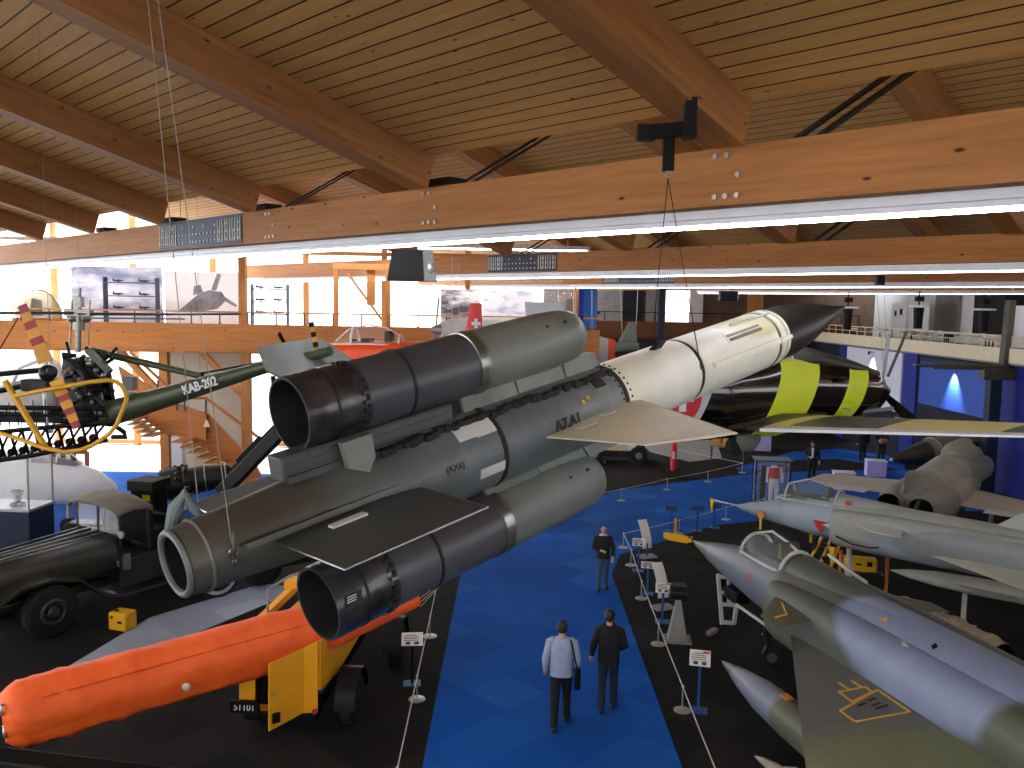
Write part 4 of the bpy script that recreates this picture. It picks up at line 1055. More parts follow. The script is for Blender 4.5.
for y, hw, ht in ((-.74, .22, .29), (.62, .36, .50)): b.path([(math.cos(q)*hw, y, .35+math.sin(q)*ht) for q in (PI*j/12 for j in range(13))], .035, 6)
for sd in (-1, 1): b.path([(sd*.2, -.74, .36), (sd*.34, -.2, .38), (sd*.36, .4, .38), (sd*.22, 1.22, .34)], .025, 6)
b.path([(0, -.72, .62), (0, -.3, .84), (0, .25, .92), (0, .8, .78), (0, 1.22, .42)], .025, 6)
b.build('canopy_frame', m_white, tr_)
b = MB(); b.box((0, .25, .42), (.4, .3, .22)); b.box((0, -.4, .55), (.35, .2, .4)); b.box((0, .7, .4), (.4, .1, .2)); b.build('cockpit', m_black, tr_, bevel=.03)
b = MB(); b.wing((0, -2.56, .35), (0, -3.12, .35), (0, -2.74, 1.58), (0, -3.08, 1.58), .10, .06, up=(1, 0, 0)); b.build('tail_fin', m_orr, tr_)
for s in (-1, 1):
    b = MB(); b.box((s*.052, -2.93, 1.02), (.012, .09, .26)); b.box((s*.052, -2.93, 1.02), (.012, .26, .09)); b.build('fin_cross', m_white, tr_)
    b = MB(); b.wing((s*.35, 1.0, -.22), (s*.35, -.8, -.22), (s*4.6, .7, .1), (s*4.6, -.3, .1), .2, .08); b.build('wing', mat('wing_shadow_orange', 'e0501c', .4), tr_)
    b = MB(); b.wing((s*.1, -2.2, .4), (s*.1, -3.0, .4), (s*1.4, -2.4, .42), (s*1.4, -3.0, .42), .08, .04); b.build('tailplane', m_or, tr_)
b = MB(); b.lathe([(2.45, .18), (2.7, .12), (2.85, .02)], n=20); b.build('spinner', m_white, tr_)
for k in range(3):
    a = math.radians(20+120*k); d = V((math.cos(a), 0, math.sin(a)))
    b = MB(); b.bar(V((0, 2.6, 0))+d*.1, V((0, 2.6, 0))+d*1.0, .12, .025, (0, 1, .3)); b.build('propeller_blade', m_black, tr_)
text('code_letters', 'PC-7', .16, face_mat((-.41, -1.0, .20), (0, -1, 0), (-1, 0, .1)), m_black, tr_, .004)
for px in (350, 452): cable('hanging_cable', 'thin cable holding the orange trainer '+('at its canopy' if px == 350 else 'at its tail'), [P(px, 250, 24), P(px, 346, 24)], .005)
# white nosed propeller plane behind the red fin
O5 = P(452, 330, 27)
t = thing('propeller_plane', 'white nosed propeller plane tip behind the red tail fin', 'aircraft', frame(O5, V((-.9, -.4, 0))))
b = MB(); b.sections([(-3, 0, 0, .4, .4), (-1, 0, 0, .40, .42), (.0, 0, 0, .34, .36), (.4, 0, 0, .22, .24)], 24, 2.1); b.build('fuselage', m_white, t)
b = MB(); b.lathe([(.38, .2), (.6, .14), (.8, .02)], n=20); b.build('spinner', m_alum, t)
for k in range(2):
    a = math.radians(105+180*k); d = V((math.cos(a), 0, math.sin(a))); b = MB(); b.bar(V((0, .55, 0))+d*.1, V((0, .55, 0))+d*1.05, .14, .03, (0, 1, .3)); b.build('propeller_blade', m_pyl, t)
cable('hanging_cable', 'thin cable holding the white nosed plane', [P(459, 262, 27), P(459, 322, 27)], .005)
# far tails above the ramjet
for i, (px0, py0, px1, py1, d, lab, back) in enumerate(((560, 299, 574, 325, 33, 'dark grey tail fin with a small roundel above the ramjet nose', 1), (620, 322, 638, 345, 40, 'pale grey tail fin with red roundel before the back gallery', 1))):
    a = P((px0+px1)/2, py1, d); h = (py1-py0)/FOC*d; w = (px1-px0)/FOC*d
    t = thing('aircraft_tail', lab, 'aircraft', frame(a, V((-1, .2, 0))))
    b = MB(); b.wing((0, w*.7, 0), (0, -w*.45, 0), (0, w*.05, h), (0, -w*.35, h), .14, .06, up=(1, 0, 0)); b.build('tail_fin', m_pyl if i else mat('fin_brown', '6a665c', .5), t)
    b = MB(); disc(b, (.06, -w*.1, h*.5), w*.24, th=.02); o = b.build('roundel', m_red, t)
    b = MB(); b.box((.085, -w*.1, h*.5), (.012, w*.08, w*.3)); b.box((.085, -w*.1, h*.5), (.012, w*.3, w*.08)); b.build('roundel_cross', m_white, o)
    b = MB(); b.sections([(-w*.55, 0, -.05, .10, .16), (w*1.2, 0, -.12, .24, .26), (w*4.5, 0, -.25, .5, .5), (w*5.5, 0, -.25, .2, .25)], 20, 2.1); b.build('fuselage', m_pyl if i else m_lgrey, t)
    if i == 0:
        b = MB(); b.wing((.1, w*.4, 0), (.1, -w*.4, 0), (1.4, 0, .05), (1.4, -w*.4, .05), .08, .04); b.build('tailplane', m_lgrey, t)
    for k in (-1, 1): cable('hanging_cable', 'thin cable %s the %s' % (['left of', 'right of'][k > 0], lab.split(' with')[0]), [P((px0+px1)/2+k*9, 285, d), a+V((k*.3, 0, .1))], .008)
# grey wing and orange tip between ramjet and missile
O6 = P(596, 352, 31); t = thing('glider_tail', 'light grey rounded tail with an orange edge right of the upper ramjet nose', 'aircraft', frame(O6, V((-1, 0, 0))))
b = MB(); b.sections([(-.45, 0, 0, .1, .5), (0, 0, 0, .16, .62), (1.2, 0, -.05, .2, .66), (2.4, 0, -.1, .2, .6)], 20, 2.3); b.build('fuselage', m_lgrey, t)
b = MB(); b.sections([(-.70, 0, .12, .06, .34), (-.43, 0, 0.02, .11, .5)], 20, 2.3); b.build('tip', m_or, t)
cable('hanging_cable', 'thin cable holding the grey rounded tail', [P(592, 287, 31), P(592, 338, 31)], .008)
# ================================================================ helicopter with the green boom
m_green = mat('heli_green', '38452a', .45, var=.3)
m_engine = mat('engine_black', '1c1e1c', .45, .3, var=.5, scale=14)
m_engs = mat('engine_silver', '9a9a94', .35, .7, var=.4, scale=16)
m_blade = mat('blade_slate', '3c4658', .5)
m_hyel = mat('guard_yellow', 'd8a018', .45, var=.08)
m_ored = mat('blade_red', 'a01828', .5)
m_obr = mat('blade_ochre', 'd89820', .5)
H0 = P(88, 405, 16.5); HT = P(262, 368, 14.6)
hel = thing('helicopter', 'green helicopter marked KAB-202 with bare engine and glass bubble, hanging at left', 'helicopter', M.Translation(H0))
def hl(p): return V(p) - H0
def hp(px, py, d=16.5): return hl(P(px, py, d))
bm0, bm1, bm2 = hp(108, 414, 16.4), hl(P(262, 368, 14.7)), hl(P(330, 351, 14.0))
b = MB(); b.tube(bm0, bm1, .26, .115, 18); b.tube(bm1, bm2, .115, .08, 18); b.build('tail_boom', m_green, hel)
b = MB(); b.tube(hp(93, 351), hp(202, 376, 15.6), .075, .06, 12); b.build('boom_strut', m_green, hel)
b = MB(); b.tube(hp(198, 374, 15.6), hl(P(262, 362, 14.7)), .02); b.tube(hp(202, 372, 15.5), hp(203, 381, 15.5), .03); b.build('drive_shaft', m_black, hel)
n = V((.28, -1, .05)).normalized()
c = bm0.lerp(bm1, .665); ax = (bm1-bm0).normalized()
nn = (n - ax*n.dot(ax)).normalized()
text('registration', 'KAB-202', .235, face_mat(c + nn*(.26*.335+.115*.665+.012) + V((0, 0, .02)), ax, nn), m_white, hel, .004, bold=.006)
# stabiliser and tail rotor
st = [hl(P(*q)) for q in ((257, 346, 13.9), (319, 337, 14.6), (358, 362, 14.3), (288, 381, 13.6), (266, 369, 13.6))]
up = (st[1]-st[0]).cross(st[2]-st[0]).normalized()
b = MB(); b.prism([p for p in st], up*.05); b.build('stabiliser', m_pyl, hel, bevel=.01)
b = MB(); b.tube(hl(P(273, 376, 13.8)), hl(P(274, 388, 13.8)), .04); b.build('stabiliser_post', m_black, hel)
b = MB(); d0 = hl(P(311, 322, 14.2)); d1 = hl(P(317, 352, 14.2))
for k in range(6):
    b.mi = k % 2; b.bar(d0.lerp(d1, k/6), d0.lerp(d1, (k+1)/6), .085, .02, (0, 1, 0))
b.build('tail_rotor_blade', [m_black, m_obr], hel)
# mast, engine
b = MB(); b.tube(hp(78, 352), hp(79, 296), .06, .045, 14); b.tube(hp(79, 330), hp(79, 322), .11, n=14); b.build('rotor_mast', m_engs, hel)
b = MB(); b.box(hp(79, 313), (.5, .18, .12)); b.box(hp(79, 302), (.14, .14, .2)); b.sphere(hp(72, 318), .10, 12, 8); b.sphere(hp(86, 318), .10, 12, 8); b.tube(hp(79, 300), hp(80, 288), .03)
for px in (70, 88): b.tube(hp(px, 345), hp(px+2, 300), .018)
b.build('rotor_head', m_engs, hel)
b = MB(); a0, a1 = hp(76, 313), hp(-120, 313, 15.5)
b.wing(a0+V((0, -.16, 0)), a0+V((0, .16, 0)), a1+V((0, -.16, 0)), a1+V((0, .16, 0)), .06, .05); b.build('main_blade', m_blade, hel)
b = MB(); a0, a1 = hp(82, 314), hp(240, 314, 17.8)
b.wing(a0+V((0, -.16, 0)), a0+V((0, .16, 0)), a1+V((0, -.16, 0)), a1+V((0, .16, 0)), .06, .05); b.build('main_blade', m_blade, hel)
b = MB(); b.bar(hp(84, 318, 15.8), hp(184, 319, 15.2), .05, .03); b.build('stabiliser_bar', m_blade, hel)
rnd = random.Random(3)
b = MB(); b.tube(hp(82, 425), hp(82, 358), .40, .34, 18); b.box(hp(86, 396), (.5, .5, .4)); b.build('engine_block', m_engine, hel, bevel=.02)
eng = b
b = MB()
for k in range(60):
    p = hp(62+rnd.random()*46, 350+rnd.random()*66, 16.0+rnd.random()*.4); q = p+V((rnd.uniform(-.25, .25), rnd.uniform(-.1, .1), rnd.uniform(-.25, .25)))
    b.tube(p, q, .02+rnd.random()*.03, n=8)
b.build('engine_pipes', m_engine, hel)
b = MB()
for k in range(16):
    p = hp(66+rnd.random()*40, 352+rnd.random()*62, 15.95); b.sphere(p, .03+rnd.random()*.035, 8, 6)
b.ring(hp(72, 378, 16.0), (1, -.6, 0), .19, .05, 20, 8)
b.build('engine_fittings', m_engs, hel)
b = MB(); b.bar(hp(88, 350, 15.9), hp(110, 372, 15.8), .12, .10); b.build('exhaust', m_green, hel)
# frame, bubble, seats
b = MB()
for a, c in (((-30, 412), (112, 412)), ((-30, 418), (112, 420)), ((106, 372), (112, 412)), ((98, 358), (110, 400))): b.bar(hp(*a), hp(*c), .14, .14)
b.build('cabin_frame', m_black, hel)
b = MB(); b.sphere(hp(34, 395, 16.5), (.72, .7, .84), 28, 14, -.3, 1.0); b.build('bubble_canopy', glass('bubble', 'fbf9f4', .04, .5), hel)
b = MB(); b.ring(hp(50, 394, 16.3), (1, .4, 0), .74, .035, 30, 8); b.path([hp(8, 392, 15.8), hp(20, 368, 15.8), hp(45, 358, 15.9), hp(62, 372, 16)], .03, 6); b.build('bubble_frame', m_white, hel)
b = MB(); b.sphere(hp(28, 404, 16.4), (.5, .4, .22), 16, 10); b.sphere(hp(12, 398, 16.5), (.35, .4, .3), 16, 10); b.sphere(hp(46, 398, 16.4), (.25, .4, .3), 16, 10); b.build('seat', m_engs, hel)
b = MB(); b.box(hp(30, 388, 16.2), (.7, .3, .25)); b.build('console', m_engine, hel, bevel=.04)
b = MB(); b.box(hp(130, 383, 16.3), (.22, .2, .26)); b.tube(hp(130, 392, 16.3), hp(130, 400, 16.3), .12); b.build('filler', m_pyl, hel, bevel=.02)
cable('hanging_cable', 'thin dark cable slanting down left of the glass dome', [P(18, 318, 17), P(-2, 352, 17)], .012, m_black)
# ================================================================ lattice tail with striped rotor and yellow guard (nearer)
A0 = P(50, 371, 10.2)
lat = thing('helicopter_tail', 'lattice helicopter tail with red striped rotor and yellow hoop guard at left', 'helicopter', M.Translation(A0))
def ap(px, py, d=10.2): return P(px, py, d) - A0
b = MB()
top = [ap(-40, 379), ap(0, 374), ap(44, 370)]; mid = [ap(-40, 398), ap(0, 391), ap(50, 380)]
lo1 = [ap(-40, 436, 10.0), ap(40, 428, 10.0), ap(112, 422, 10.0)]; lo2 = [ap(-40, 466, 10.4), ap(30, 456, 10.4), ap(107, 440, 10.4)]
for ln in (top, mid): b.path(ln, .032, 8)
for ln in (lo1, lo2): b.path(ln, .028, 8)
b.path([ap(60, 421), ap(112, 424), ap(124, 432), ap(126, 437), ap(112, 437)], .03, 8)
for k in range(12):
    x0 = -38+k*12; u = (x0+40)/152
    b.tube(lo1[0].lerp(lo1[2], u), lo2[0].lerp(lo2[2], min(1, u+.06)), .018, n=6)
    b.tube(lo1[0].lerp(lo1[2], u), lo1[0].lerp(lo1[2], u)+V((0, 0, .35)), .006, n=5)
    b.tube(lo1[0].lerp(lo1[2], min(1, u+.08)), lo2[0].lerp(lo2[2], u), .016, n=6)
    q_ = lo2[0].lerp(lo2[2], u)+V((.05, -.02, .07)); b.tube(q_, q_+V((0, .03, 0)), .05, n=10)
b.path([ap(-40, 407), ap(105, 409)], .03, 8); b.path([ap(-40, 414), ap(108, 416)], .02, 8)
for k in range(16): b.tube(ap(-30+k*9, 408+k*.1), ap(-26+k*9, 426), .008, n=5)
b.build('lattice_boom', m_black, lat)
b = MB(); b.sphere(ap(48, 373, 10.05), (.10, .12, .10), 16, 10); b.box(ap(38, 385, 10.1), (.32, .2, .14)); b.tube(ap(50, 371, 10.3), ap(52, 371, 9.8), .06); b.build('gearbox', m_engine, lat, bevel=.02)
def stripes(p0, p1, w0, w1, cols, name):
    b = MB(); p0, p1 = V(p0), V(p1); ax = (p1-p0).normalized(); sd = ax.cross(V((0, 1, 0))).normalized()
    n = len(cols); u = 0; tot = sum(q for _, q in cols)
    for ci, q in cols:
        v = u+q/tot; wa = w0+(w1-w0)*u; wb = w0+(w1-w0)*v; b.mi = ci
        a, c = p0.lerp(p1, u), p0.lerp(p1, v); t = V((0, .014, 0))
        b.rings([[a-sd*wa+t*.4, a+t, a+sd*wa+t*.4, a+sd*wa-t*.4, a-t, a-sd*wa-t*.4], [c-sd*wb+t*.4, c+t, c+sd*wb+t*.4, c+sd*wb-t*.4, c-t, c-sd*wb-t*.4]]); u = v
    return b.build(name, [m_obr, m_ored], lat)
stripes(ap(46, 362, 9.9), ap(22, 305, 9.9), .095, .052, [(0, 1.6), (1, .65), (0, .8), (1, .65), (0, .8), (1, .7)], 'rotor_blade')
stripes(ap(56, 380, 9.9), ap(77, 428, 9.9), .085, .05, [(0, 1.5), (1, .6), (0, .75), (1, .6), (0, .75), (1, .65)], 'rotor_blade')
b = MB(); hoop = [(15, 396), (40, 391), (68, 386), (90, 382), (108, 380), (116, 381.5), (122, 386), (126, 394), (126.5, 400), (124, 407), (117, 424), (110, 433), (101, 440), (91, 446), (81, 450), (64, 452), (44, 448), (22, 440), (0, 433), (-30, 424)]
b.path([ap(x, y, 9.75+.002*abs(x-60)) for x, y in hoop], .026, 10); b.build('hoop_guard', m_hyel, lat)
b = MB(); b.path([ap(5, 381, 9.85), ap(46, 448, 9.85)], .036, 10); b.build('guard_stay', m_hyel, lat)
def zroof(p):
    b_ = p.dot(BX)
    for b0, b1 in BAYS:
        if b0-.4 <= b_ <= b1+.1: return ZC + SL*(b1-b_)
    return 10
for p, lab in ((P(79, 288, 16.5), 'thin cable from the roof to the rotor mast of the green helicopter'), (P(200, 378, 15.4), 'thin cable from the roof to the green tail boom'), (P(50, 366, 10.2), 'thin cable from the roof to the striped tail rotor gearbox'), (P(0, 374, 10.2), 'thin cable from the roof to the lattice tail at the left edge')):
    cable('hanging_cable', lab, [p, V((p.x, p.y, zroof(p)))], .003, m_stan0)
# glass dome of a machine on the gallery
c = P(39, 318, 30.5)
t = thing('bubble_cockpit', 'amber glass dome of a small helicopter cockpit on the gallery', 'cockpit', M.Translation(c))
b = MB(); b.sphere((0, 0, 0), (.78, .75, 1.0), 28, 12, 0, 1); b.build('dome', glass('amber_glass', 'b8ac78', .06, .75), t)
b = MB(); b.path([(math.cos(q)*.8, 0, math.sin(q)*1.02) for q in (PI*j/16 for j in range(17))], .03, 6); b.build('rim', m_greyw, t)
b = MB(); b.prism([(.1, -.78, .1), (.55, -.7, .1), (.45, -.62, .65), (.2, -.72, .72)], (0, -.04, 0)); b.build('panel', m_pyl, t)
b = MB(); b.box((0, .1, -.45), (1.5, 1.0, .9)); b.build('floor_pan', m_pale, t)

# ================================================================ army vehicle
m_mil = mat('military_dark', '2c2e28', .35, var=.3, c2='20221e')
m_canvas = mat('canvas_top', '6e695c', .8, bump=.4, bscale=14)
FW = V((-.55, -.835, 0)).normalized()
TO_ = V((-10.4, 17.6, 0))
tk_ = thing('army_truck', 'long dark bonneted army car with a canvas roof at lower left', 'truck', frame(TO_, FW) @ M.Scale(1.2, 4))
# local: +Y front, +X away from the camera
b = MB(); b.sections([(1.0, 0, .98, .36, .34, .38), (.8, 0, 1.0, .44, .36, .40), (-.3, 0, 1.02, .52, .40, .42), (-1.35, 0, 1.05, .66, .44, .44)], 24, 3.2); b.build('bonnet', m_mil, tk_)
b = MB(); b.box((0, .95, .95), (.72, .10, .64)); b.build('radiator', m_black, tk_, bevel=.03)
b = MB()
for x in (-.25, -.08, .08, .25): b.bar((x, .95, 1.37), (x*1.5, -1.3, 1.50), .03, .03)
b.box((0, .92, 1.34), (.3, .14, .05)); b.build('bonnet_ribs', m_mil, tk_)
for s in (-1, 1):
    b = MB(); pts = [(s*.72, .95, .80), (s*.72, .55, 1.02), (s*.72, 0, 1.05), (s*.72, -.5, .92), (s*.72, -.95, .52), (s*.74, -1.3, .40)]
    rs = [[(p[0]-.22, p[1], p[2]), (p[0]+.22, p[1], p[2]), (p[0]+.22, p[1], p[2]-.05), (p[0]-.22, p[1], p[2]-.05)] for p in pts]; b.rings(rs); b.build('front_wing', m_mil, tk_)
    b = MB(); b.lathe([(-.13, .18), (-.12, .40), (-.07, .46), (.07, .46), (.12, .40), (.13, .18)], (s*.80, 0, .46), (1, 0, 0), 32); w = b.build('wheel', m_tyre, tk_)
    b = MB(); b.lathe([(s*.13, .24), (s*.15, .2), (s*.10, .12), (s*.18, .08), (s*.18, .01)], (s*.80, 0, .46), (1, 0, 0), 24)
    for k in range(6): a = 2*PI*k/6; b.tube((s*.93, .15*math.cos(a), .46+.15*math.sin(a)), (s*.97, .15*math.cos(a), .46+.15*math.sin(a)), .02, n=8)
    b.build('hub', mat('hub_grey', '4a4c4a', .4, .5), w)
    b = MB(); b.box((s*.80, -1.95, .40), (.30, 1.3, .05)); b.build('running_board', m_mil, tk_)
    b = MB(); b.lathe([(-.13, .18), (-.12, .40), (-.07, .46), (.07, .46), (.12, .40), (.13, .18)], (s*.80, -3.0, .46), (1, 0, 0), 32); b.build('wheel', m_tyre, tk_)
    b = MB(); b.box((s*.80, -1.45, .98), (.05, .14, .3)); b.sphere((s*.62, .95, 1.0), (.13, .1, .13), 14, 8); b.build('headlamp' , m_engs, tk_)
b = MB(); b.box((0, -2.0, .75), (1.5, 1.4, .55)); b.box((0, -3.1, .85), (1.6, 1.2, .7)); b.box((0, -1.1, .55), (.8, 3.6, .16)); b.build('body_tub', m_mil, tk_, bevel=.03)
b = MB(); b.box((0, 1.3, .62), (1.6, .10, .16)); b.bar((-.7, 1.28, .62), (-.62, 1.1, 1.1), .05, .05); b.bar((.7, 1.28, .62), (.62, 1.1, 1.1), .05, .05); b.build('bumper', m_mil, tk_)
b = MB()
for x in (-.72, 0, .72): b.box((x, -1.38, 1.62), (.04, .04, .70))
b.box((0, -1.38, 1.96), (1.48, .04, .04)); b.box((0, -1.38, 1.46), (1.48, .04, .04)); b.build('windscreen_frame', m_mil, tk_)
b = MB(); b.box((0, -1.38, 1.71), (1.4, .012, .46)); b.build('windscreen', m_glass, tk_)
b = MB(); rs = []
for y, z in ((-1.25, 1.97), (-1.36, 2.03), (-1.6, 2.08), (-1.9, 2.05), (-2.0, 1.98)):
    r = [(-.84, y, z-.10), (-.80, y, z-.02), (-.35, y, z+.07), (.35, y, z+.07), (.80, y, z-.02), (.84, y, z-.10)]; rs.append(r + [(x*.98, y, zz-.04) for x, _, zz in r[::-1]])
b.rings(rs); b.build('canvas_roof', m_canvas, tk_, ang=60)
b = MB()
for x in (-.76, .76): b.bar((x, -1.94, 1.1), (x, -1.94, 1.98), .05, .05)
b.build('roof_post', m_mil, tk_)
b = MB()
for x in (-.38, .38): b.box((x, -2.2, 1.1), (.5, .5, .14)); b.box((x, -2.45, 1.4), (.5, .12, .55))
b.build('seat', m_black, tk_, bevel=.04)
b = MB(); b.box((0, -2.02, 1.55), (1.5, .05, .9)); b.box((0, -2.3, 1.3), (1.5, .5, .3)); b.build('rear_curtain', mat('curtain_black', '121210', .8, spec=.2), tk_)
b = MB(); b.ring((-.38, -1.7, 1.45), (0, -.8, .6), .19, .014, 24, 6); b.tube((-.38, -1.68, 1.43), (-.38, -1.4, 1.2), .02); b.build('steering_wheel', m_black, tk_)
b = MB(); b.tube((-.8, -1.3, 1.55), (-1.0, -1.22, 1.58), .012); b.tube((-1.02, -1.24, 1.58), (-1.02, -1.20, 1.58), .07, n=16); b.build('mirror', m_alum, tk_)
b = MB(); b.box((-.86, -1.15, .80), (.03, .22, .26)); b.build('vent', m_black, tk_)
b = MB(); b.box((-.98, -2.75, .62), (.32, .42, .36)); b.box((-.98, -2.75, .84), (.36, .46, .04)); tag(b.build('steel_box', mat('grey_box', '6a727e', .5), None), 'small grey steel box beside the truck running board', 'box')
bpy.data.objects['steel_box'].matrix_world = tk_.matrix_world
# text on bonnet: none. Equipment cabinet behind
CO = P(150, 520, 20.6); hz = P(148, 479, 20.6).z
tki = tk_.matrix_world.inverted()
mwc = M.Translation(V((CO.x, CO.y, 0))) @ M.Rotation(-.25, 4, 'Z')
b = MB(); b.box((0, 0, (hz+.55)/2), (.62, .6, hz-.25-.55)); cab = b.build('equipment_cabinet', m_black, tk_, bevel=.03); cab.matrix_basis = tki @ mwc
b = MB(); b.box((0, 0, hz-.12), (.74, .72, .26)); b.build('hood', mat('hood_black', '1a1a17', .6, spec=.2), cab, bevel=.02)
b = MB(); b.box((.14, -.305, hz-.42), (.2, .02, .18)); b.build('sticker', mat('sticker_yellow', 'd8dc20', .5), cab)
b = MB()
for k in range(14): b.box((rnd.uniform(-.25, .25), -.305, rnd.uniform(1.0, hz-.7)), (rnd.uniform(.05, .15), .05, rnd.uniform(.05, .22)))
b.build('controls', m_engine, cab)
# yellow case on the floor
YC = G(123, 629, 0)
t = thing('tool_case', 'small bright yellow case on the dark floor in front of the truck', 'case', frame(YC, V((.3, 1, 0))))
b = MB(); b.box((0, 0, .21), (.46, .36, .40)); b.build('shell', m_yel, t, bevel=.045)
b = MB(); b.box((.08, -.185, .22), (.10, .02, .05)); b.box((-.12, -.185, .31), (.05, .02, .05)); b.tube((-.1, -.05, .41), (-.1, -.05, .43), .04); b.build('latch', m_black, t)
# jet engine on its stand
EO = P(196, 480, 23)
t = thing('jet_engine', 'black jet engine on a stand behind the missile tail', 'engine', frame(EO, V((1, .35, .12))))
b = MB(); b.lathe([(-.95, .25), (-.9, .42), (-.45, .45), (-.3, .36), (.3, .36), (.9, .30), (1.0, .22), (1.0, .02)], n=28); b.build('casing', m_engine, t)
b = MB()
for k in range(46):
    a = rnd.random()*2*PI; y = rnd.uniform(-.9, -.1); r = .42; p = V((math.cos(a)*r, y, math.sin(a)*r)); b.tube(p, p+V((rnd.uniform(-.1, .1), rnd.uniform(-.2, .2), rnd.uniform(-.1, .1))), .02+rnd.random()*.04, n=7)
b.build('pipework', m_engine, t)
b = MB()
for k in range(18):
    a = rnd.random()*2*PI; y = rnd.uniform(-.9, -.1); b.sphere((math.cos(a)*.46, y, math.sin(a)*.46), .03, 6, 5)
for y in (-.3, .25, .8): b.ring((0, y, 0), (0, 1, 0), .35, .02, 26, 6)
b.build('fittings', m_engs, t)
b = MB()
for y in (-.6, .6):
    for s in (-1, 1): b.bar((s*.35, y, -.3), (s*.55, y, -EO.z+.03), .06, .06, (0, 1, 0))
    b.bar((-.55, y, -EO.z+.1), (.55, y, -EO.z+.1), .05, .05)
b.build('stand', m_steelb, t)
# gun with long barrel and wheels
GO = V((-5.5, 20.9, 0))
t = thing('anti_aircraft_gun', 'dark wheeled gun whose long barrel points up right behind the missile tail', 'gun', frame(GO, V((.8, .6, 0))))
gm = t.matrix_world.inverted()
for k, (px, py) in enumerate(((217, 573), (262, 562))):
    c = gm @ P(px, py, 19.6+k*.9); r = .52
    b = MB(); b.lathe([(-.14, .2), (-.13, .42), (-.08, r), (.08, r), (.13, .42), (.14, .2)], (c.x, c.y, r), (1, 0, 0), 30); w = b.build('wheel', m_tyre, t)
    b = MB(); b.lathe([(-.145, .34), (-.15, .36), (-.13, .43), (-.10, .40)], (c.x, c.y, r), (1, 0, 0), 30, False, False); b.lathe([(.145, .34), (.15, .36), (.13, .43), (.10, .40)], (c.x, c.y, r), (1, 0, 0), 30, False, False); b.build('tyre_wall', mat('tyre_white', 'a8b0b8', .6) if k == 0 else m_engine, w)
b = MB(); b.box((0, 0, .75), (1.3, 2.4, .3)); b.box((0, .2, 1.3), (.7, .9, .9)); b.build('carriage', m_engine, t, bevel=.04)
b = MB(); p0 = gm @ P(222, 492, 20.5); p1 = gm @ P(300, 412, 20.0); b.bar(p0, p1, .34, .30); b.build('barrel_cradle', m_engine, t, bevel=.02)
b = MB(); o = V((0, 0, .26)); b.bar(p0.lerp(p1, .1)+o, p0.lerp(p1, .7)+o, .12, .10); b.bar(p0.lerp(p1, .2)+o*1.5, p0.lerp(p1, .5)+o*1.5, .08, .06); b.build('feed_rail', m_black, t)
b = MB(); b.tube(p1, p1+(p1-p0)*.4, .06, .05, 12); b.build('barrel', m_engine, t)
# ================================================================ staircase
SX = lambda px, py, d=27.5: P(px, py, d)
t = thing('staircase', 'orange brown wooden stair with landing below the left gallery', 'staircase', M.Translation(SX(185, 420)))
so = SX(185, 420)
def sp(px, py, d=27.5): return P(px, py, d)-so
m_st = wood('stair_timber', 'cc8444', 'b8703a', 0, knots=False)
b = MB()
b.prism([sp(129, 408), sp(168, 400), sp(206, 414), sp(206, 440), sp(185, 437), sp(164, 434)], (0, .1, 0)); b.prism([sp(118, 366), sp(152, 388), sp(168, 401), sp(129, 409)], (0, .1, 0)); b.build('stringer_panel', m_st, t)
b = MB(); b.prism([sp(206, 412, 27.7), sp(254, 462, 27.7), sp(262, 478, 27.7), sp(250, 478, 27.7), sp(186, 437, 27.7), sp(170, 414, 27.7)], (0, .1, 0)); b.build('stringer_panel', m_st, t)
for k in range(9):
    u = k/8; a = sp(186+62*u, 438+41*u); b = MB(); b.box(a+V((.1, -.45, 0)), (.42, .9, .05)); b.build('tread', m_pale, t)
for k in range(6):
    u = k/5; a = sp(131+22*u, 413+19*u); b = MB(); b.box(a+V((.2, -.45, 0)), (.42, .9, .05)); b.build('tread', m_pale, t)
b = MB()
for pts in ([(168, 398), (206, 398), (262, 440)], [(182, 398), (206, 398)], [(130, 352), (180, 398)]):
    for a, c in zip(pts, pts[1:]): b.bar(sp(*a, 27.3), sp(*c, 27.3), .07, .08, (0, 1, .2))
b.build('handrail', m_st, t)
for x, y0, y1 in ((206, 399, 412), (177, 398, 410), (185, 398, 411), (158, 380, 392)):
    b = MB(); b.bar(sp(x, y0, 27.3), sp(x, y1, 27.3), .05, .05, (0, 1, 0)); b.build('baluster', m_steelb, t)
b = MB(); b.box(sp(175, 450)+V((0, .3, -1.2)), (.35, .35, 3.2)); b.build('post', m_white, t)
b = MB(); b.prism([sp(203, 427, 27.35), sp(210, 427, 27.35), sp(206.5, 419, 27.35)], (0, .02, 0)); b.build('emblem', m_cream, t)
# second stair/frame low at the back left
t = thing('step_ladder', 'reddish wooden access steps standing before the bright windows at left', 'steps', M.Translation(G(80, 500, 0)))
lo = G(80, 500, 0); dd = lo.y
def lp_(px, py): return P(px, py, dd)-lo
b = MB()
for a, c in (((53, 500), (53, 452)), ((63, 500), (63, 452)), ((74, 500), (74, 452)), ((87, 500), (87, 452)), ((53, 452), (87, 452)), ((70, 470), (98, 494))): b.bar(lp_(*a), lp_(*c), .12, .12, (0, 1, .1))
b.build('frame', mat('red_timber', 'a05a3a', .6), t)
for k in range(5):
    b = MB(); p = lp_(72+k*5, 474+k*4.4); b.box(p+V((0, .3, 0)), (.3, .8, .05)); b.build('tread', m_st, t)
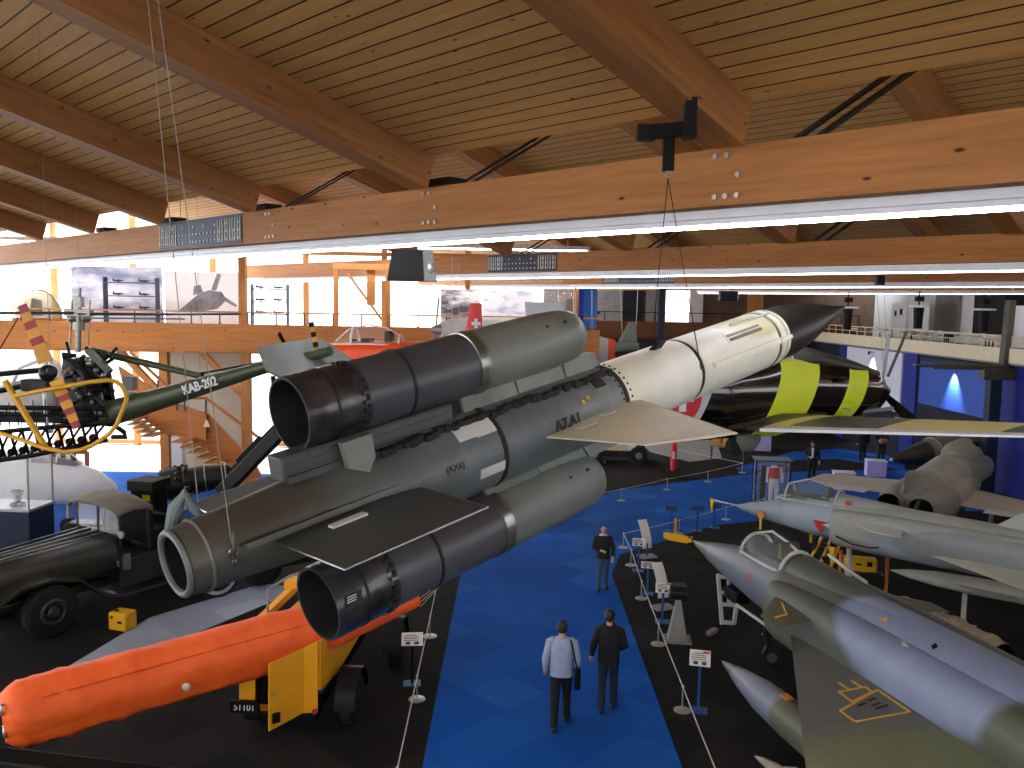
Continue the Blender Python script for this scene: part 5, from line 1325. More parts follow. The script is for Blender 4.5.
# ================================================================ white jet at ground level, left
WJ = P(118, 493, 24.5)
t = thing('jet_aircraft', 'bright white jet with its rounded nose on the blue floor at left', 'aircraft', frame(V((WJ.x, WJ.y, 1.5)), V((1, -.12, 0))))
b = MB(); b.sections([(0, 0, -.1, .03, .03), (-.15, 0, -.08, .22, .24), (-.7, 0, 0, .46, .50), (-1.8, 0, .12, .62, .70), (-4, 0, .2, .7, .75), (-8, 0, .2, .6, .6)], 28, 2.1); b.build('fuselage', mat('jet_white', 'd4d8e0', .4, var=.05), t)
b = MB(); b.sections([(-1.2, 0, .65, .18, .1, .1), (-1.7, 0, .72, .34, .36, .1), (-2.4, 0, .75, .38, .48, .1), (-3.2, 0, .75, .3, .3, .1)], 22, 2.0); b.build('canopy', glass('smoke_glass', '404858', .05, .6), t)
b = MB()
for y, hw, ht in ((-1.7, .35, .37), (-2.5, .385, .48)): b.path([(math.cos(q)*hw, y, .74+math.sin(q)*ht) for q in (PI*j/12 for j in range(13))], .025, 6)
b.build('canopy_frame', m_white, t)
b = MB(); b.wing((.6, -3.4, -.1), (.6, -6.4, -.1), (4.6, -5.4, 0), (4.6, -6.6, 0), .26, .1); b.wing((-.6, -3.4, -.1), (-.6, -6.4, -.1), (-4.6, -5.4, 0), (-4.6, -6.6, 0), .26, .1); b.build('wing', m_white, t)
b = MB(); b.tube((0, -1.6, -.5), (0, -1.6, -1.25), .06); g = b.build('nose_leg', m_gearw, t)
b = MB(); b.lathe([(-.08, .1), (-.07, .26), (.07, .26), (.08, .1)], (0, -1.6, -1.24), (1, 0, 0), 20); b.build('wheel', m_tyre, g)
b = MB(); b.box((.1, -.9, -1.1), (.5, 1.1, .12)); b.tube((.3, -.5, -1.35), (.3, -.5, -1.0), .05); b.box((0, -1.1, -1.3), (.6, .9, .36)); b.build('trolley', m_engine, t, bevel=.03)
# ================================================================ display cabinet with small engine
DC0 = G(12, 575, 0)
t = thing('display_cabinet', 'navy display plinth with a glass case at the left edge', 'cabinet', frame(V((-12.75, 20.6, .52)), V((.08, 1, 0))))
b = MB(); b.box((0, 0, .42), (2.2, 1.0, 1.88)); b.build('plinth', m_steeln, t, bevel=.02)
b = MB(); b.box((0, 0, 1.39), (2.24, 1.04, .06)); b.build('top', m_alum, t)
b = MB()
for s in (-1, 1):
    b.box((s*1.08, 0, 2.1), (.015, .9, 1.36))
    b.box((0, s*.47, 2.1), (2.1, .015, 1.36))
b.build('glass', m_glass, t)
b = MB()
for s in (-1, 1):
    for q in (-1, 1): b.box((s*1.09, q*.47, 2.1), (.03, .03, 1.4))
b.build('frame', m_engs, t)
b = MB(); c0 = V((-12.2, 20.45, 1.95))
for k in range(7): a = 2*PI*k/7; b.tube((0, 0, .24), (math.cos(a)*.15, math.sin(a)*.15, .30+.06*(k % 3)), .045, .03, 10)
b.tube((0, 0, .12), (0, 0, .42), .08, n=14); o = tag(b.build('small_engine', m_engs), 'little silver radial engine on the navy plinth', 'engine'); o.location = c0
b = MB(); b.tube((0, 0, 0), (0, 0, .05), .18, n=18); b.tube((0, 0, .05), (0, 0, .14), .05); b.build('base', m_black, o)
# ================================================================ trailer with tarpaulin covered missile
m_tarp = mat('orange_tarp', 'ff6c24', .6, var=.12, bump=1.0, bscale=3.5, c2='f05a18')
from mathutils import noise as mnoise
TA = G(2, 717, 1.30); TB = G(418, 600, 1.75)
UT = (TB-TA).normalized(); LT = (TB-TA).length
SD = UT.cross(V((0, 0, 1))).normalized(); UPT = SD.cross(UT)
b = MB(); rs = []; rt = random.Random(5); NS = 60
def rad(u):
    if u < .03: return .30+.14*(u/.03)
    if u < .62: return .44
    return .44-.34*((u-.62)/.38)**1.15
for i in range(NS+1):
    u = i/NS; r = []
    fold = 1+.006*math.sin(i*1.3)+(.035 if i in (4, 7, 13, 14) else 0)
    for k in range(36):
        a = 2*PI*k/36; sag = 1.0+.045*math.sin(a*4+i*.55)*math.sin(i*.4+1)+rt.uniform(-.01, .01)
        nz_ = mnoise.noise(V((i*.33, math.cos(a)*2.2, math.sin(a)*2.2)))*.035 + mnoise.noise(V((i*.9+a*1.5, math.cos(a)*1.2, 9)))*.02*(1.6 if i < 16 else .8); bot = 1.12 if math.sin(a) < -.6 else 1.0
        rr = rad(u)*fold*(1+.006*math.sin(3*a+i*.6))*(sag*.5+.5)*bot*(1+nz_)
        r.append(TA+UT*(u*LT)+SD*(math.cos(a)*rr)+UPT*(math.sin(a)*rr))
    rs.append(r)
b.rings(rs); o = b.build('covered_missile', m_tarp, None, ang=80)
tag(o, 'long missile wrapped in a bright orange tarpaulin lying on the yellow trailer', 'missile')
b = MB()
for k in range(12):
    u0, u1 = k/12, (k+1)/12
    b.bar(TA+UT*(u0*LT+.02)+UPT*(rad(u0)*.62)-SD*(-rad(u0)*.80), TA+UT*(u1*LT)+UPT*(rad(u1)*.62)+SD*(rad(u1)*.80), .02, .02)
b.build('seam', mat('tarp_seam', 'f05c1c', .6), o)
b = MB(); b.sphere(TA+UT*(LT*.36)+SD*.44-UPT*.14, (.07, .05, .06), 12, 8)
b.build('grommet', m_patch, o)
for z in (-.12, .2):
    b = MB(); b.ring(TA-UT*.0+SD*.22+UPT*z, UT, .07, .02, 18, 6); b.build('eyelet', m_alum, o)
b = MB()
for k, e in enumerate(((470, 560), (462, 566), (452, 573))): b.path([TB+SD*(.04*k)-UPT*(.05*k), P(e[0], e[1], 17.5)], .008, 5)
tag(b.build('tie_cords', mat('cord', 'b8a888', .8)), 'three pale cords running from the tarpaulin tip', 'cord')
TF = V((.06, 1, 0)).normalized()
to = P(300, 725, 12.9); to.z = 0
tr2 = thing('trailer', 'bright yellow missile trailer with black wheels under the orange tarpaulin', 'trailer', frame(to, TF))
# local +Y away from us, +X right
ti = tr2.matrix_world.inverted()
m_tyel = mat('trailer_yellow', 'f0a818', .45, var=.08)
def tp(px, py, d): return ti @ P(px, py, d)
def platep(name, q, th, root=tr2, m=m_tyel):
    pts = [tp(*p) for p in q]; n = (pts[1]-pts[0]).cross(pts[2]-pts[0]).normalized()
    b = MB(); b.prism(pts, n*th); return b.build(name, m, root, bevel=.006)
d_ = platep('door', [(268, 663, 12.7), (268, 731, 12.7), (303, 712, 13.15), (303, 648, 13.15)], .03)
platep('front_panel', [(303, 648, 13.17), (303, 712, 13.17), (318, 712, 13.2), (318, 640, 13.2)], .04)
platep('gusset_plate', [(318, 640, 13.22), (318, 690, 13.22), (336, 671, 14.0), (361, 629, 15.2), (340, 632, 14.2)], .05)
platep('post', [(240, 672, 13.0), (240, 704, 13.0), (256, 704, 13.0), (256, 670, 13.0)], .05)
platep('sill', [(240, 702, 13.05), (240, 708, 13.05), (268, 710, 13.05), (268, 704, 13.05)], .05)
b = MB(); c = tp(277, 717, 12.76); b.box(c+V((.0, -.03, 0)), (.12, .03, .16), M.Rotation(math.radians(38), 3, 'Z')); b.build('vent_grille', m_black, d_)
b = MB(); c = tp(273, 692, 12.72); b.tube(c+V((.02, -.06, 0)), c, .022); b.build('handle', m_alum, d_)
b = MB(); b.box((-.55, .9, .72), (.9, 1.1, .75)); b.box((-.1, 2.6, .55), (.7, 4.4, .25)); b.box((-.4, .35, .34), (1.2, .3, .14)); b.build('chassis', m_black, tr2, bevel=.02)
b = MB(); b.bar(tp(252, 628, 14.6), tp(299, 583, 15.6), .14, .12); b.box(tp(296, 582, 15.6), (.34, .4, .14)); b.bar(tp(262, 640, 14.6), tp(306, 600, 15.6), .14, .10); b.build('upper_frame', m_tyel, tr2)
b = MB(); b.path([tp(268, 612, 14.6), tp(267, 590, 14.6), tp(290, 576, 15.2), tp(303, 572, 15.4)], .026, 8); b.build('guard_rail', m_alum, tr2)
tw = [ti @ G(352, 722, 0), ti @ G(396, 664, 0)]
for wv in tw:
    for s in (-1, 1):
        x = wv.x if s == 1 else wv.x-1.5; y = wv.y
        b = MB(); b.lathe([(-.13, .2), (-.12, .37), (-.08, .44), (.08, .44), (.12, .37), (.13, .2)], (x, y, .44), (1, 0, 0), 32); w = b.build('wheel', m_tyre, tr2)
        b = MB(); b.lathe([(s*.12, .24), (s*.08, .15), (s*.15, .08), (s*.15, .01)], (x, y, .44), (1, 0, 0), 20)
        for k in range(6): a = 2*PI*k/6; b.tube((x+s*.10, y+.16*math.cos(a), .44+.16*math.sin(a)), (x+s*.15, y+.16*math.cos(a), .44+.16*math.sin(a)), .02, n=8)
        b.build('hub', m_steeln, w)
        b = MB(); rs = []
        for j in range(11):
            a = PI*j/10; rs.append([(x-.17, y+.52*math.cos(a), .44+.52*math.sin(a)), (x+.17, y+.52*math.cos(a), .44+.52*math.sin(a)), (x+.17, y+.49*math.cos(a), .44+.49*math.sin(a)), (x-.17, y+.49*math.cos(a), .44+.49*math.sin(a))])
        b.rings(rs); b.build('mudguard', mat('mudguard', '0c0d0f', .5, spec=.2), tr2)
b = MB(); b.bar((-.1, 4.6, .55), (-.1, 6.0, .55), .12, .12); b.build('drawbar', m_engine, tr2)
for px, py, d in ((249, 706, 12.95), (315, 711, 13.1)):
    c = tp(px, py, d); b = MB(); b.tube(c, c+V((0, -.04, 0)), .04, n=16); b.build('reflector', m_red, tr2)
c = tp(244, 708, 12.8)
b = MB(); b.box(c+V((0, .04, 0)), (.46, .06, .2)); tb = b.build('number_plate', m_black, tr2)
text('number', '51101', .14, face_mat(c+V((0, .006, 0)), (1, 0, 0), (0, -1, .2)), m_white, tr2, .004)
b = MB()
for y in (.9, 3.4): b.prism([(-.95, y, .9), (-.05, y, .9), (-.05, y, 1.0), (-.25, y, .94), (-.5, y, .90), (-.75, y, .94), (-.95, y, 1.0)], (0, .12, 0))
b.build('saddle', m_tyel, tr2)
# ================================================================ visitors
m_skin = mat('skin', 'c89478', .5, var=.08)
def cloth(name, c): return mat(name, c, .85, var=.2, scale=8, bump=.5, bscale=18)
m_hairb = mat('hair_black', '15110f', .6)
m_shoe = mat('shoe_dark', '1c1a1a', .5)
def person(label, loc, facing, h, top, trous, hair, step=.12, arms=None, collar=None, shirt=None, turn=0.0, face=False):
    k = h/1.76
    mw = frame(V((loc[0], loc[1], .012)), facing) @ M.Scale(k, 4)
    t = thing('person', label, 'person', mw)
    J = []; E_ = []
    def add(p, r, par=None):
        J.append((V(p), r))
        if par is not None: E_.append((par, len(J)-1))
        return len(J)-1
    pel = add((0, 0, .95), .115); wa = add((0, 0, 1.10), .105, pel); ch = add((0, .0, 1.30), .115, wa); nb = add((0, -.01, 1.45), .058, ch)
    nk = add((0, .005, 1.52), .052, nb); h0 = add((math.sin(turn)*.015, .025, 1.585), (.062, .075), nk); h1 = add((math.sin(turn)*.012, .02, 1.665), (.074, .09), h0); add((0, .01, 1.735), (.042, .055), h1)
    legs = {}
    for s in (-1, 1):
        f = step*s
        hip = add((s*.085, 0, .90), .078, pel); kn = add((s*.095, f*.65+.02, .50), .056, hip); an = add((s*.10, f*1.2-.03 if f > 0 else f*1.3, .10), .038, kn); toe = add((s*.115, (f*1.2-.03 if f > 0 else f*1.3)+.14, .045), .034, an)
        legs[s] = [J[hip][0], J[kn][0], J[an][0], J[toe][0]]
    arm = {}
    for s in (-1, 1):
        el, wr = (arms or {}).get(s, ((s*.255, -.03, 1.13), (s*.25, .08, .90)))
        sh = add((s*.175, -.01, 1.41), .055, ch); e = add(el, .040, sh); w = add(wr, .028, e)
        d = (V(wr)-V(el)).normalized(); side = d.cross(V((0, 1, 0.01)))
        if side.length < .1: side = V((1, 0, 0))
        side.normalize()
        pm = add(V(wr)+d*.06, .024, w)
        for q, ln in ((-1.5, .058), (-.5, .072), (.5, .068), (1.5, .055)):
            f0 = add(V(wr)+d*.105+side*q*.016, .0095, pm); add(V(wr)+d*(.105+ln*.6)+side*q*.018+V((0, .012, 0)), .0085, f0)
        th = add(V(wr)+d*.045-side*.034+V((0, .012, 0)), .0105, w); add(V(wr)+d*.085-side*.044+V((0, .02, 0)), .009, th)
        arm[s] = [J[sh][0], V(el), V(wr)]
    body = skin('body', J, E_, m_skin, t, 0, 1)
    # face
    b = MB()
    for s in (-1, 1): b.sphere((s*.03, .102, 1.665), (.011, .008, .007), 8, 6)
    b.build('eyes', m_black, t)
    b = MB(); b.sphere((0, .115, 1.635), (.014, .02, .024), 10, 8); b.sphere((.078, .01, 1.645), (.012, .025, .034), 8, 6); b.sphere((-.078, .01, 1.645), (.012, .025, .034), 8, 6); b.build('nose_and_ears', m_skin, t)
    b = MB(); b.sphere((0, .10, 1.595), (.022, .008, .006), 8, 6); b.build('mouth', mat('lips', '8a4a44', .5), t)
    # jacket or shirt: torso and sleeves
    b = MB(); rs = []
    for z, hw, hd in ((.86, .185, .125), (.98, .182, .125), (1.12, .178, .122), (1.26, .198, .135), (1.38, .205, .128), (1.45, .150, .10), (1.49, .075, .075)):
        rs.append([(math.copysign(abs(math.cos(a))**.85, math.cos(a))*hw, math.copysign(abs(math.sin(a))**.85, math.sin(a))*hd, z) for a in (2*PI*j/24 for j in range(24))])
    b.rings(rs)
    for s in (-1, 1):
        a0, a1, a2 = arm[s]; e = a2.lerp(a1, .10)
        b.path([a0+V((-s*.05, 0, .01)), a0+V((s*.01, 0, -.01)), a0.lerp(a1, .5), a1, a1.lerp(a2, .5), e], [.072, .075, .068, .060, .055, .045], 14)
    b.build('jacket' if collar else 'top', top, t, ang=70)
    if collar:
        b = MB(); b.path([(math.cos(a)*.085, math.sin(a)*.08-.005, 1.485+.02*math.sin(a)) for a in (2*PI*j/16 for j in range(16))], .028, 8, closed=True); b.build('hood', collar, t)
    if shirt:
        b = MB(); b.prism([(-.05, .13, 1.46), (.05, .13, 1.46), (.035, .145, 1.05), (-.035, .145, 1.05)], (0, .006, 0)); b.build('shirt_front', shirt, t)
    # trousers
    b = MB()
    b.rings([[(math.cos(a)*hw, math.sin(a)*hd, z) for a in (2*PI*j/20 for j in range(20))] for z, hw, hd in ((.84, .16, .11), (.92, .175, .12), (1.0, .168, .115))])
    for s in (-1, 1):
        p0, p1, p2, p3 = legs[s]; b.path([p0+V((0, 0, .02)), p0.lerp(p1, .4), p1, p1.lerp(p2, .5), p2.lerp(p1, .0)+V((0, 0, .0))], [.098, .090, .072, .066, .062], 14)
    b.build('trousers', trous, t, ang=70)
    for s in (-1, 1):
        p2, p3 = legs[s][2], legs[s][3]; d = (p3-p2); d.z = 0; d.normalize()
        b = MB(); c = p2+d*.06; c.z = p2.z-.055
        b.tr = frame(c, d); b.sections([(-.12, 0, .0, .03, .03), (-.10, 0, .01, .042, .05, .045), (.0, 0, .02, .044, .055, .055), (.10, 0, .0, .048, .035, .035), (.16, 0, -.01, .02, .02)], 14, 2.2); b.build('shoe', m_shoe, t)
    if hair:
        b = MB(); rs = []
        b.sphere((0, -.005, 1.668), (.088, .104, .098), 20, 12, -.2, 1.0); b.sphere((0, -.05, 1.63), (.08, .06, .075), 16, 10); b.build('hair', hair, t)
    return t
jeans = cloth('denim', '38506e'); dj = cloth('dark_denim', '1c2a3e'); blk = cloth('black_cloth', '101115'); shirtb = cloth('pale_blue_shirt', '9aa6c0'); trb = cloth('black_trousers', '0e0e12')
p1 = G(602, 590)
person('bald man in a dark jacket and jeans walking towards us on the blue path', p1, V((-.05, -1, 0)), 1.66, cloth('navy_jacket', '14161c'), jeans, None, .10, {1: ((.26, .05, 1.14), (.06, .22, 1.12)), -1: ((-.27, .0, 1.14), (-.24, .16, .93))}, collar=cloth('hood_white', 'c8c4bc'))
p2 = G(560, 727)
person('dark haired man in a pale blue shirt and black trousers with a shoulder bag', p2, V((.05, 1, 0)), 1.86, shirtb, trb, m_hairb, .16)
p3 = G(607, 711)
person('man in a black jacket and dark jeans walking beside the pale shirt man', p3, V((.12, 1, 0)), 1.84, blk, dj, m_hairb, .10, {1: ((.27, -.02, 1.15), (.16, .17, 1.02)), -1: ((-.26, -.04, 1.13), (-.28, .05, .92))}, collar=blk, turn=-.5)
p4 = G(811, 482)
person('man in a dark suit and white shirt standing by the glass case', p4, V((-.3, -1, 0)), 1.74, cloth('suit', '14151a'), trb, m_hairb, .05, {1: ((.27, .0, 1.15), (.12, .2, 1.08)), -1: ((-.26, -.03, 1.13), (-.27, .06, .9))}, shirt=m_white)
p5 = G(862, 462); person('far visitor in dark clothes standing under the yellow wing, left of two', p5, V((.2, 1, 0)), 1.70, blk, trb, m_hairb, .06)
p6 = G(880, 465); person('far visitor in a dark coat holding a brown bag, right of two under the wing', p6, V((-.4, -1, 0)), 1.84, cloth('dark_coat', '17181d'), dj, m_hairb, .05, {1: ((.26, .05, 1.15), (.08, .22, 1.1)), -1: ((-.26, .05, 1.15), (-.08, .22, 1.1))})
bag = thing('shoulder_bag', 'black shoulder bag hanging at the hip of the man in the pale blue shirt', 'bag', frame(V((p2.x, p2.y, 0)), V((.05, 1, 0))))
b = MB(); b.box((.27, -.03, .90), (.10, .30, .34)); b.build('pouch', m_black, bag, bevel=.03)
b = MB(); b.path([(.27, -.15, 1.06), (.21, -.16, 1.3), (.15, -.08, 1.545), (.15, .06, 1.54), (.21, .14, 1.3), (.27, .09, 1.06)], .016, 6); b.build('strap', m_black, bag)
hb = thing('handbag', 'brown bag held by the far visitor in the dark coat', 'bag', V((p6.x, p6.y, 0)))
b = MB(); b.box((-.02, -.27, 1.16), (.36, .14, .22)); b.build('pouch', mat('tan_leather', 'a87850', .6), hb, bevel=.04)
b = MB(); b.path([(-.14, -.27, 1.26), (-.10, -.27, 1.36), (.06, -.27, 1.36), (.10, -.27, 1.26)], .012, 6); b.build('handle', m_shoe, hb)

# ================================================================ rope barriers
m_rope = mat('rope_white', 'd0cec8', .8)
m_stan = mat('stanchion_steel', 'b4b4ae', .35, .5)
SHT = .44
def stanchion(p, label, g):
    if not hasattr(stanchion, 'o'):
        t = thing('stanchion', label, 'stanchion', V((p[0], p[1], .012)), g)
        b = MB(); b.lathe([(0, .15), (.012, .15), (.022, .10), (.03, .02)], axis=(0, 0, 1), n=24); b.build('base', m_stan, t)
        b = MB(); b.tube((0, 0, .02), (0, 0, SHT), .014, n=10); b.build('pole', m_stan, t)
        b = MB(); b.sphere((0, 0, SHT), .024, 12, 8); b.build('cap', m_rope, t); stanchion.o = t; return t
    t = dup(stanchion.o, V((p[0], p[1], .012)), label); t['group'] = g; return t
def rope(pts, label):
    b = MB()
    for a, c in zip(pts, pts[1:]):
        a = V((a[0], a[1], SHT)); c = V((c[0], c[1], SHT)); b.path([a, a.lerp(c, .5)-V((0, 0, .015)), c], .011, 6)
    return tag(b.build('barrier_rope', m_rope), label, 'rope')
R1 = [(3.37, 24.3), (3.36, 22.6), (3.25, 19.96), (3.18, 17.17), (3.11, 14.26), (3.05, 11.4), (3.0, 8.6)]
R2 = [(5.35, 25.95), (7.3, 27.82), (9.0, 29.2)]
L1 = [(-1.74, 21.1), (-1.66, 17.38), (-1.61, 14.5), (-1.55, 11.5), (-1.5, 8.6)]
L2 = [(.1, 25.6), (2.05, 28.55), (4.08, 30.34), (6.14, 32.35), (8.12, 34.01), (10.07, 36.03)]
L3 = [(7.9, 39.2)]
words = ['farthest', 'second', 'third', 'fourth', 'fifth', 'sixth', 'nearest']
for i, p in enumerate(R1): stanchion(p, '%s low rope stanchion along the right edge of the blue path' % words[i], 'stanchions along the right path edge')
for i, p in enumerate(R2): stanchion(p, 'low rope stanchion near the light grey jet probe, %s from the path corner' % words[i+1].replace('second', 'first').replace('third', 'second').replace('fourth', 'third'), 'stanchions near the grey jet nose')
for i, p in enumerate(L1): stanchion(p, '%s low rope stanchion along the left edge of the blue path' % (words[i] if i < 4 else 'nearest'), 'stanchions along the left path edge')
for i, p in enumerate(L2): stanchion(p, 'low rope stanchion %s along the far left bend of the blue path' % ['first', 'second', 'third', 'fourth', 'fifth', 'last'][i], 'stanchions along the far bend')
for i, p in enumerate(L3): stanchion(p, 'low rope stanchion behind the red fire extinguisher trolley', 'stanchions along the far bend')
rope(R1, 'white barrier rope along the right edge of the blue path')
rope([R1[0]]+R2, 'white barrier rope in front of the light grey jet probe')
rope(L1[::-1]+L2, 'white barrier rope along the left edge and far bend of the blue path')
rope([L2[-1], L3[0]], 'short white barrier rope behind the extinguisher trolley')
# ================================================================ information stands
m_sign = mat('sign_white', 'd8d8d4', .5, var=.03)
m_bluest = mat('stand_blue', '2c5a9c', .4, .3)
m_ink = mat('ink', '3a3a3c', .7)
def sign(px, py, label, hgt=.95, w=.34, d=.26, post=m_bluest, rot=0, red=False, base=True, pm=None):
    o = G(px, py)
    if rot == 0: fw = V((-o.x, -o.y, 0))
    else: fw = V((math.sin(rot), -math.cos(rot), 0))
    t = thing('information_stand', label, 'sign', frame(V((o.x, o.y, 0.0)), -fw), None)
    b = MB(); b.box((0, 0, .01), (.32, .26, .02)); b.build('base', m_bluest, t)
    b = MB(); b.box((0, 0, hgt/2), (.05, .03, hgt)); b.build('post', post, t)
    a = math.radians(35); R = M.Rotation(a, 3, 'X')
    b = MB(); b.box((0, 0, hgt+.02), (w, d, .012), R); p = b.build('panel', pm or m_sign, t)
    b = MB()
    for k in range(4): b.box(V((0, 0, hgt+.02)) + R @ V((-.02, d*(.28-.13*k), .009)), (w*(.7 if k else .5), .012, .003), R)
    for k in (-1, 1): b.box(V((0, 0, hgt+.02)) + R @ V((k*w*.2, -d*.32, .009)), (w*.22, d*.2, .003), R)
    b.build('print', m_ink, p)
    if red:
        b = MB(); b.box(V((0, 0, hgt+.02)) + R @ V((w*.3, d*.36, .009)), (w*.3, d*.12, .003), R); b.build('red_mark', m_redm, p)
    return t
sign(698, 711, 'information stand nearest us at the right rope, beside the drop tank nose', .95, .36, .32, red=True)
sign(662, 622, 'information stand with a red mark beside the engine part on its pedestal', .78, .34, .28, red=True)
sign(647, 594, 'information stand between the two leaning curved panels at the right rope', .72, .34, .2)
sign(638, 571, 'farthest information stand at the right rope near the path corner', .78, .34, .26)
sign(412, 684, 'cream information stand on the dark floor left of the blue path', .85, .40, .28, m_black)
for i, (px, py) in enumerate(((671, 531), (697, 531), (714, 528))):
    sign(px, py, 'slim blue information stand under the grey jet probe, %s from the left' % ['first', 'second', 'third'][i], .72, .42, .22, pm=m_bluest)
def curved(px, py, label, h):
    o = G(px, py); t = thing('curved_panel', label, 'panel', frame(o, V((-.35, .95, 0))))
    b = MB(); b.box((0, 0, .02), (.5, .36, .04)); b.build('base', m_greyw, t)
    b = MB(); rs = []
    for k in range(9):
        u = k/8; y = .35*u*u; z = .25+h*u; rs.append([(-.14, y, z), (.14, y, z), (.14, y+.02, z), (-.14, y+.02, z)])
    b.rings(rs); b.build('blade', m_sign, t)
    b = MB(); b.bar((0, 0, .03), (0, .02, .4), .05, .03, (0, 1, 0)); b.build('strut', m_bluest, t)
curved(647, 557, 'tall white curved blade panel on a grey base, nearer the path corner', .75)
curved(663, 608, 'tall white curved blade panel behind the engine part pedestal', .75)
o = G(677, 640); t = thing('engine_part_pedestal', 'black engine part on a grey tapering pedestal beside the right rope', 'exhibit', frame(o, V((.1, 1, 0))))
b = MB(); b.rings([[(-.20, -.18, .04), (.20, -.18, .04), (.20, .18, .04), (-.20, .18, .04)], [(-.05, -.05, .9), (.05, -.05, .9), (.05, .05, .9), (-.05, .05, .9)]]); b.build('pedestal', m_greyw, t)
b = MB(); b.box((0, 0, .02), (.58, .48, .04)); b.build('base', m_greyw, t)
b = MB(); b.tube((-.18, 0, 1.05), (.18, 0, 1.05), .16, n=18); b.box((0, 0, 1.16), (.3, .3, .12)); b.tube((.1, -.1, .95), (.1, -.1, 1.2), .05)
for k in range(8): b.box((rnd.uniform(-.18, .18), rnd.uniform(-.16, .16), rnd.uniform(.95, 1.2)), (.06, .08, .06))
b.build('engine_part', m_engine, t)
b = MB(); b.tube((-.19, 0, 1.05), (-.21, 0, 1.05), .07, n=16); b.build('flange', m_engs, t)
o = G(712, 634); b = MB(); b.box((0, 0, .05), (.14, .34, .10)); q = tag(b.build('floor_box', m_greyw, None, bevel=.02), 'tiny grey box lying on the dark floor by the camouflaged jet', 'box'); q.matrix_world = frame(o, V((.6, .7, 0)))
a, c = G(664, 538), G(692, 543)
b = MB(); b.bar(a+V((0, 0, .10)), c+V((0, 0, .10)), .12, .16); b.bar(a.lerp(c, .1)+V((0, 0, .01)), a.lerp(c, .9)+V((0, 0, .01)), .3, .02); tag(b.build('tow_bar', m_yel), 'yellow bar lying on the floor before the camouflaged jet nose', 'bar')
b = MB(); b.bar(G(675, 538)+V((0, 0, .02)), G(675, 538)+V((0, 0, .62)), .07, .07, (0, 1, 0)); tag(b.build('yellow_post', m_hyel), 'short yellow post standing left of the yellow floor bar', 'post')
# red extinguisher trolley
o = G(673, 477); t = thing('fire_extinguisher', 'tall red fire extinguisher trolley on the dark floor beyond the bend', 'extinguisher', frame(o, V((.2, 1, 0))))
b = MB(); b.tube((0, 0, .3), (0, 0, 1.35), .13, .12, 18); b.sphere((0, 0, 1.35), .12, 16, 8, 0, 1); b.build('cylinder', m_red, t)
b = MB(); b.bar((0, .1, .2), (0, .16, 1.65), .05, .05); b.tube((-.15, .15, 1.65), (.15, .15, 1.65), .025); b.build('handle', m_red, t)
b = MB()
for s in (-1, 1): b.lathe([(-.05, .1), (-.04, .2), (.04, .2), (.05, .1)], (s*.22, .05, .2), (1, 0, 0), 18)
b.build('wheel', m_tyre, t)
b = MB(); b.box((0, -.125, .95), (.1, .01, .3)); b.build('sticker', m_white, t)
# table with orange seats
o = G(727, 461); t = thing('display_table', 'small table on thin legs under the tow plane wheel', 'table', frame(o, V((.3, 1, 0))))
b = MB(); b.box((0, 0, .72), (1.6, .8, .05)); b.build('top', m_greyw, t)
for x in (-.72, .72):
    for y in (-.33, .33):
        b = MB(); b.box((x, y, .35), (.05, .05, .7)); b.build('leg', m_bluest, t)
om = t.matrix_world
for k in range(3):
    b = MB(); b.rings([[(-.19, -.16, 0), (.19, -.16, 0), (.19, .16, 0), (-.19, .16, 0)], [(-.17, -.05, .75), (.17, -.05, .75), (.17, .1, .75), (-.17, .1, .75)]])
    q = tag(b.build('orange_board', mat('orange_board', 'd89030', .5), bevel=.01), '%s of three orange boards standing on the small table' % ['leftmost', 'middle', 'rightmost'][k], 'board', 'orange boards on the table'); q.matrix_world = om @ M.Translation(V((-.5+k*.45, 0, .745)))
# glass case with flight suit
o = G(770, 505); t = thing('glass_case', 'black framed glass case with a flight suit, behind the grey jet nose', 'case', frame(o, V((.12, 1, 0))))
b = MB()
for x in (-.6, .6):
    for y in (-.35, .35): b.box((x, y, .85), (.04, .04, 1.7))
for z in (.03, 1.68):
    for y in (-.35, .35): b.box((0, y, z), (1.24, .04, .05))
    for x in (-.6, .6): b.box((x, 0, z), (.04, .7, .05))
b.build('frame', m_black, t)
b = MB(); b.box((0, 0, 1.71), (1.28, .78, .03)); b.build('top', m_greyw, t)
b = MB()
for y in (-.34, .34): b.box((0, y, .85), (1.16, .01, 1.6))
for x in (-.59, .59): b.box((x, 0, .85), (.01, .66, 1.6))
b.build('glass', glass('case_glass', 'f4f8fa', .02, .05, .3), t)
om = t.matrix_world
t = thing('flight_suit', 'white flight suit with a red vest standing in the glass case', 'clothing', om)
b = MB()
for s in (-1, 1): b.path([(.1+s*.1, 0, .06), (.1+s*.1, 0, .5), (.1+s*.08, 0, .88)], [.07, .08, .10], 12)
b.rings([[(.1+math.cos(a)*w, math.sin(a)*d, z) for a in (2*PI*j/18 for j in range(18))] for z, w, d in ((.82, .17, .12), (1.1, .17, .12), (1.36, .21, .13), (1.45, .1, .09))])
for s in (-1, 1): b.path([(.1+s*.2, 0, 1.38), (.1+s*.27, .02, 1.1), (.1+s*.26, -.06, .85)], [.07, .06, .05], 10)
b.build('suit', m_white, t)
b = MB(); b.rings([[(.1+math.cos(a)*w, math.sin(a)*d, z) for a in (2*PI*j/18 for j in range(18))] for z, w, d in ((1.0, .20, .155), (1.2, .20, .155), (1.40, .20, .15))]); b.build('vest', m_red, t)
b = MB(); b.path([(-.30, 0, .05), (-.30, 0, .9), (-.28, 0, 1.45)], [.09, .12, .08], 12); tag(b.build('dark_suit', blk), 'dark folded suit hanging left of the red vest in the glass case', 'clothing').matrix_world = om
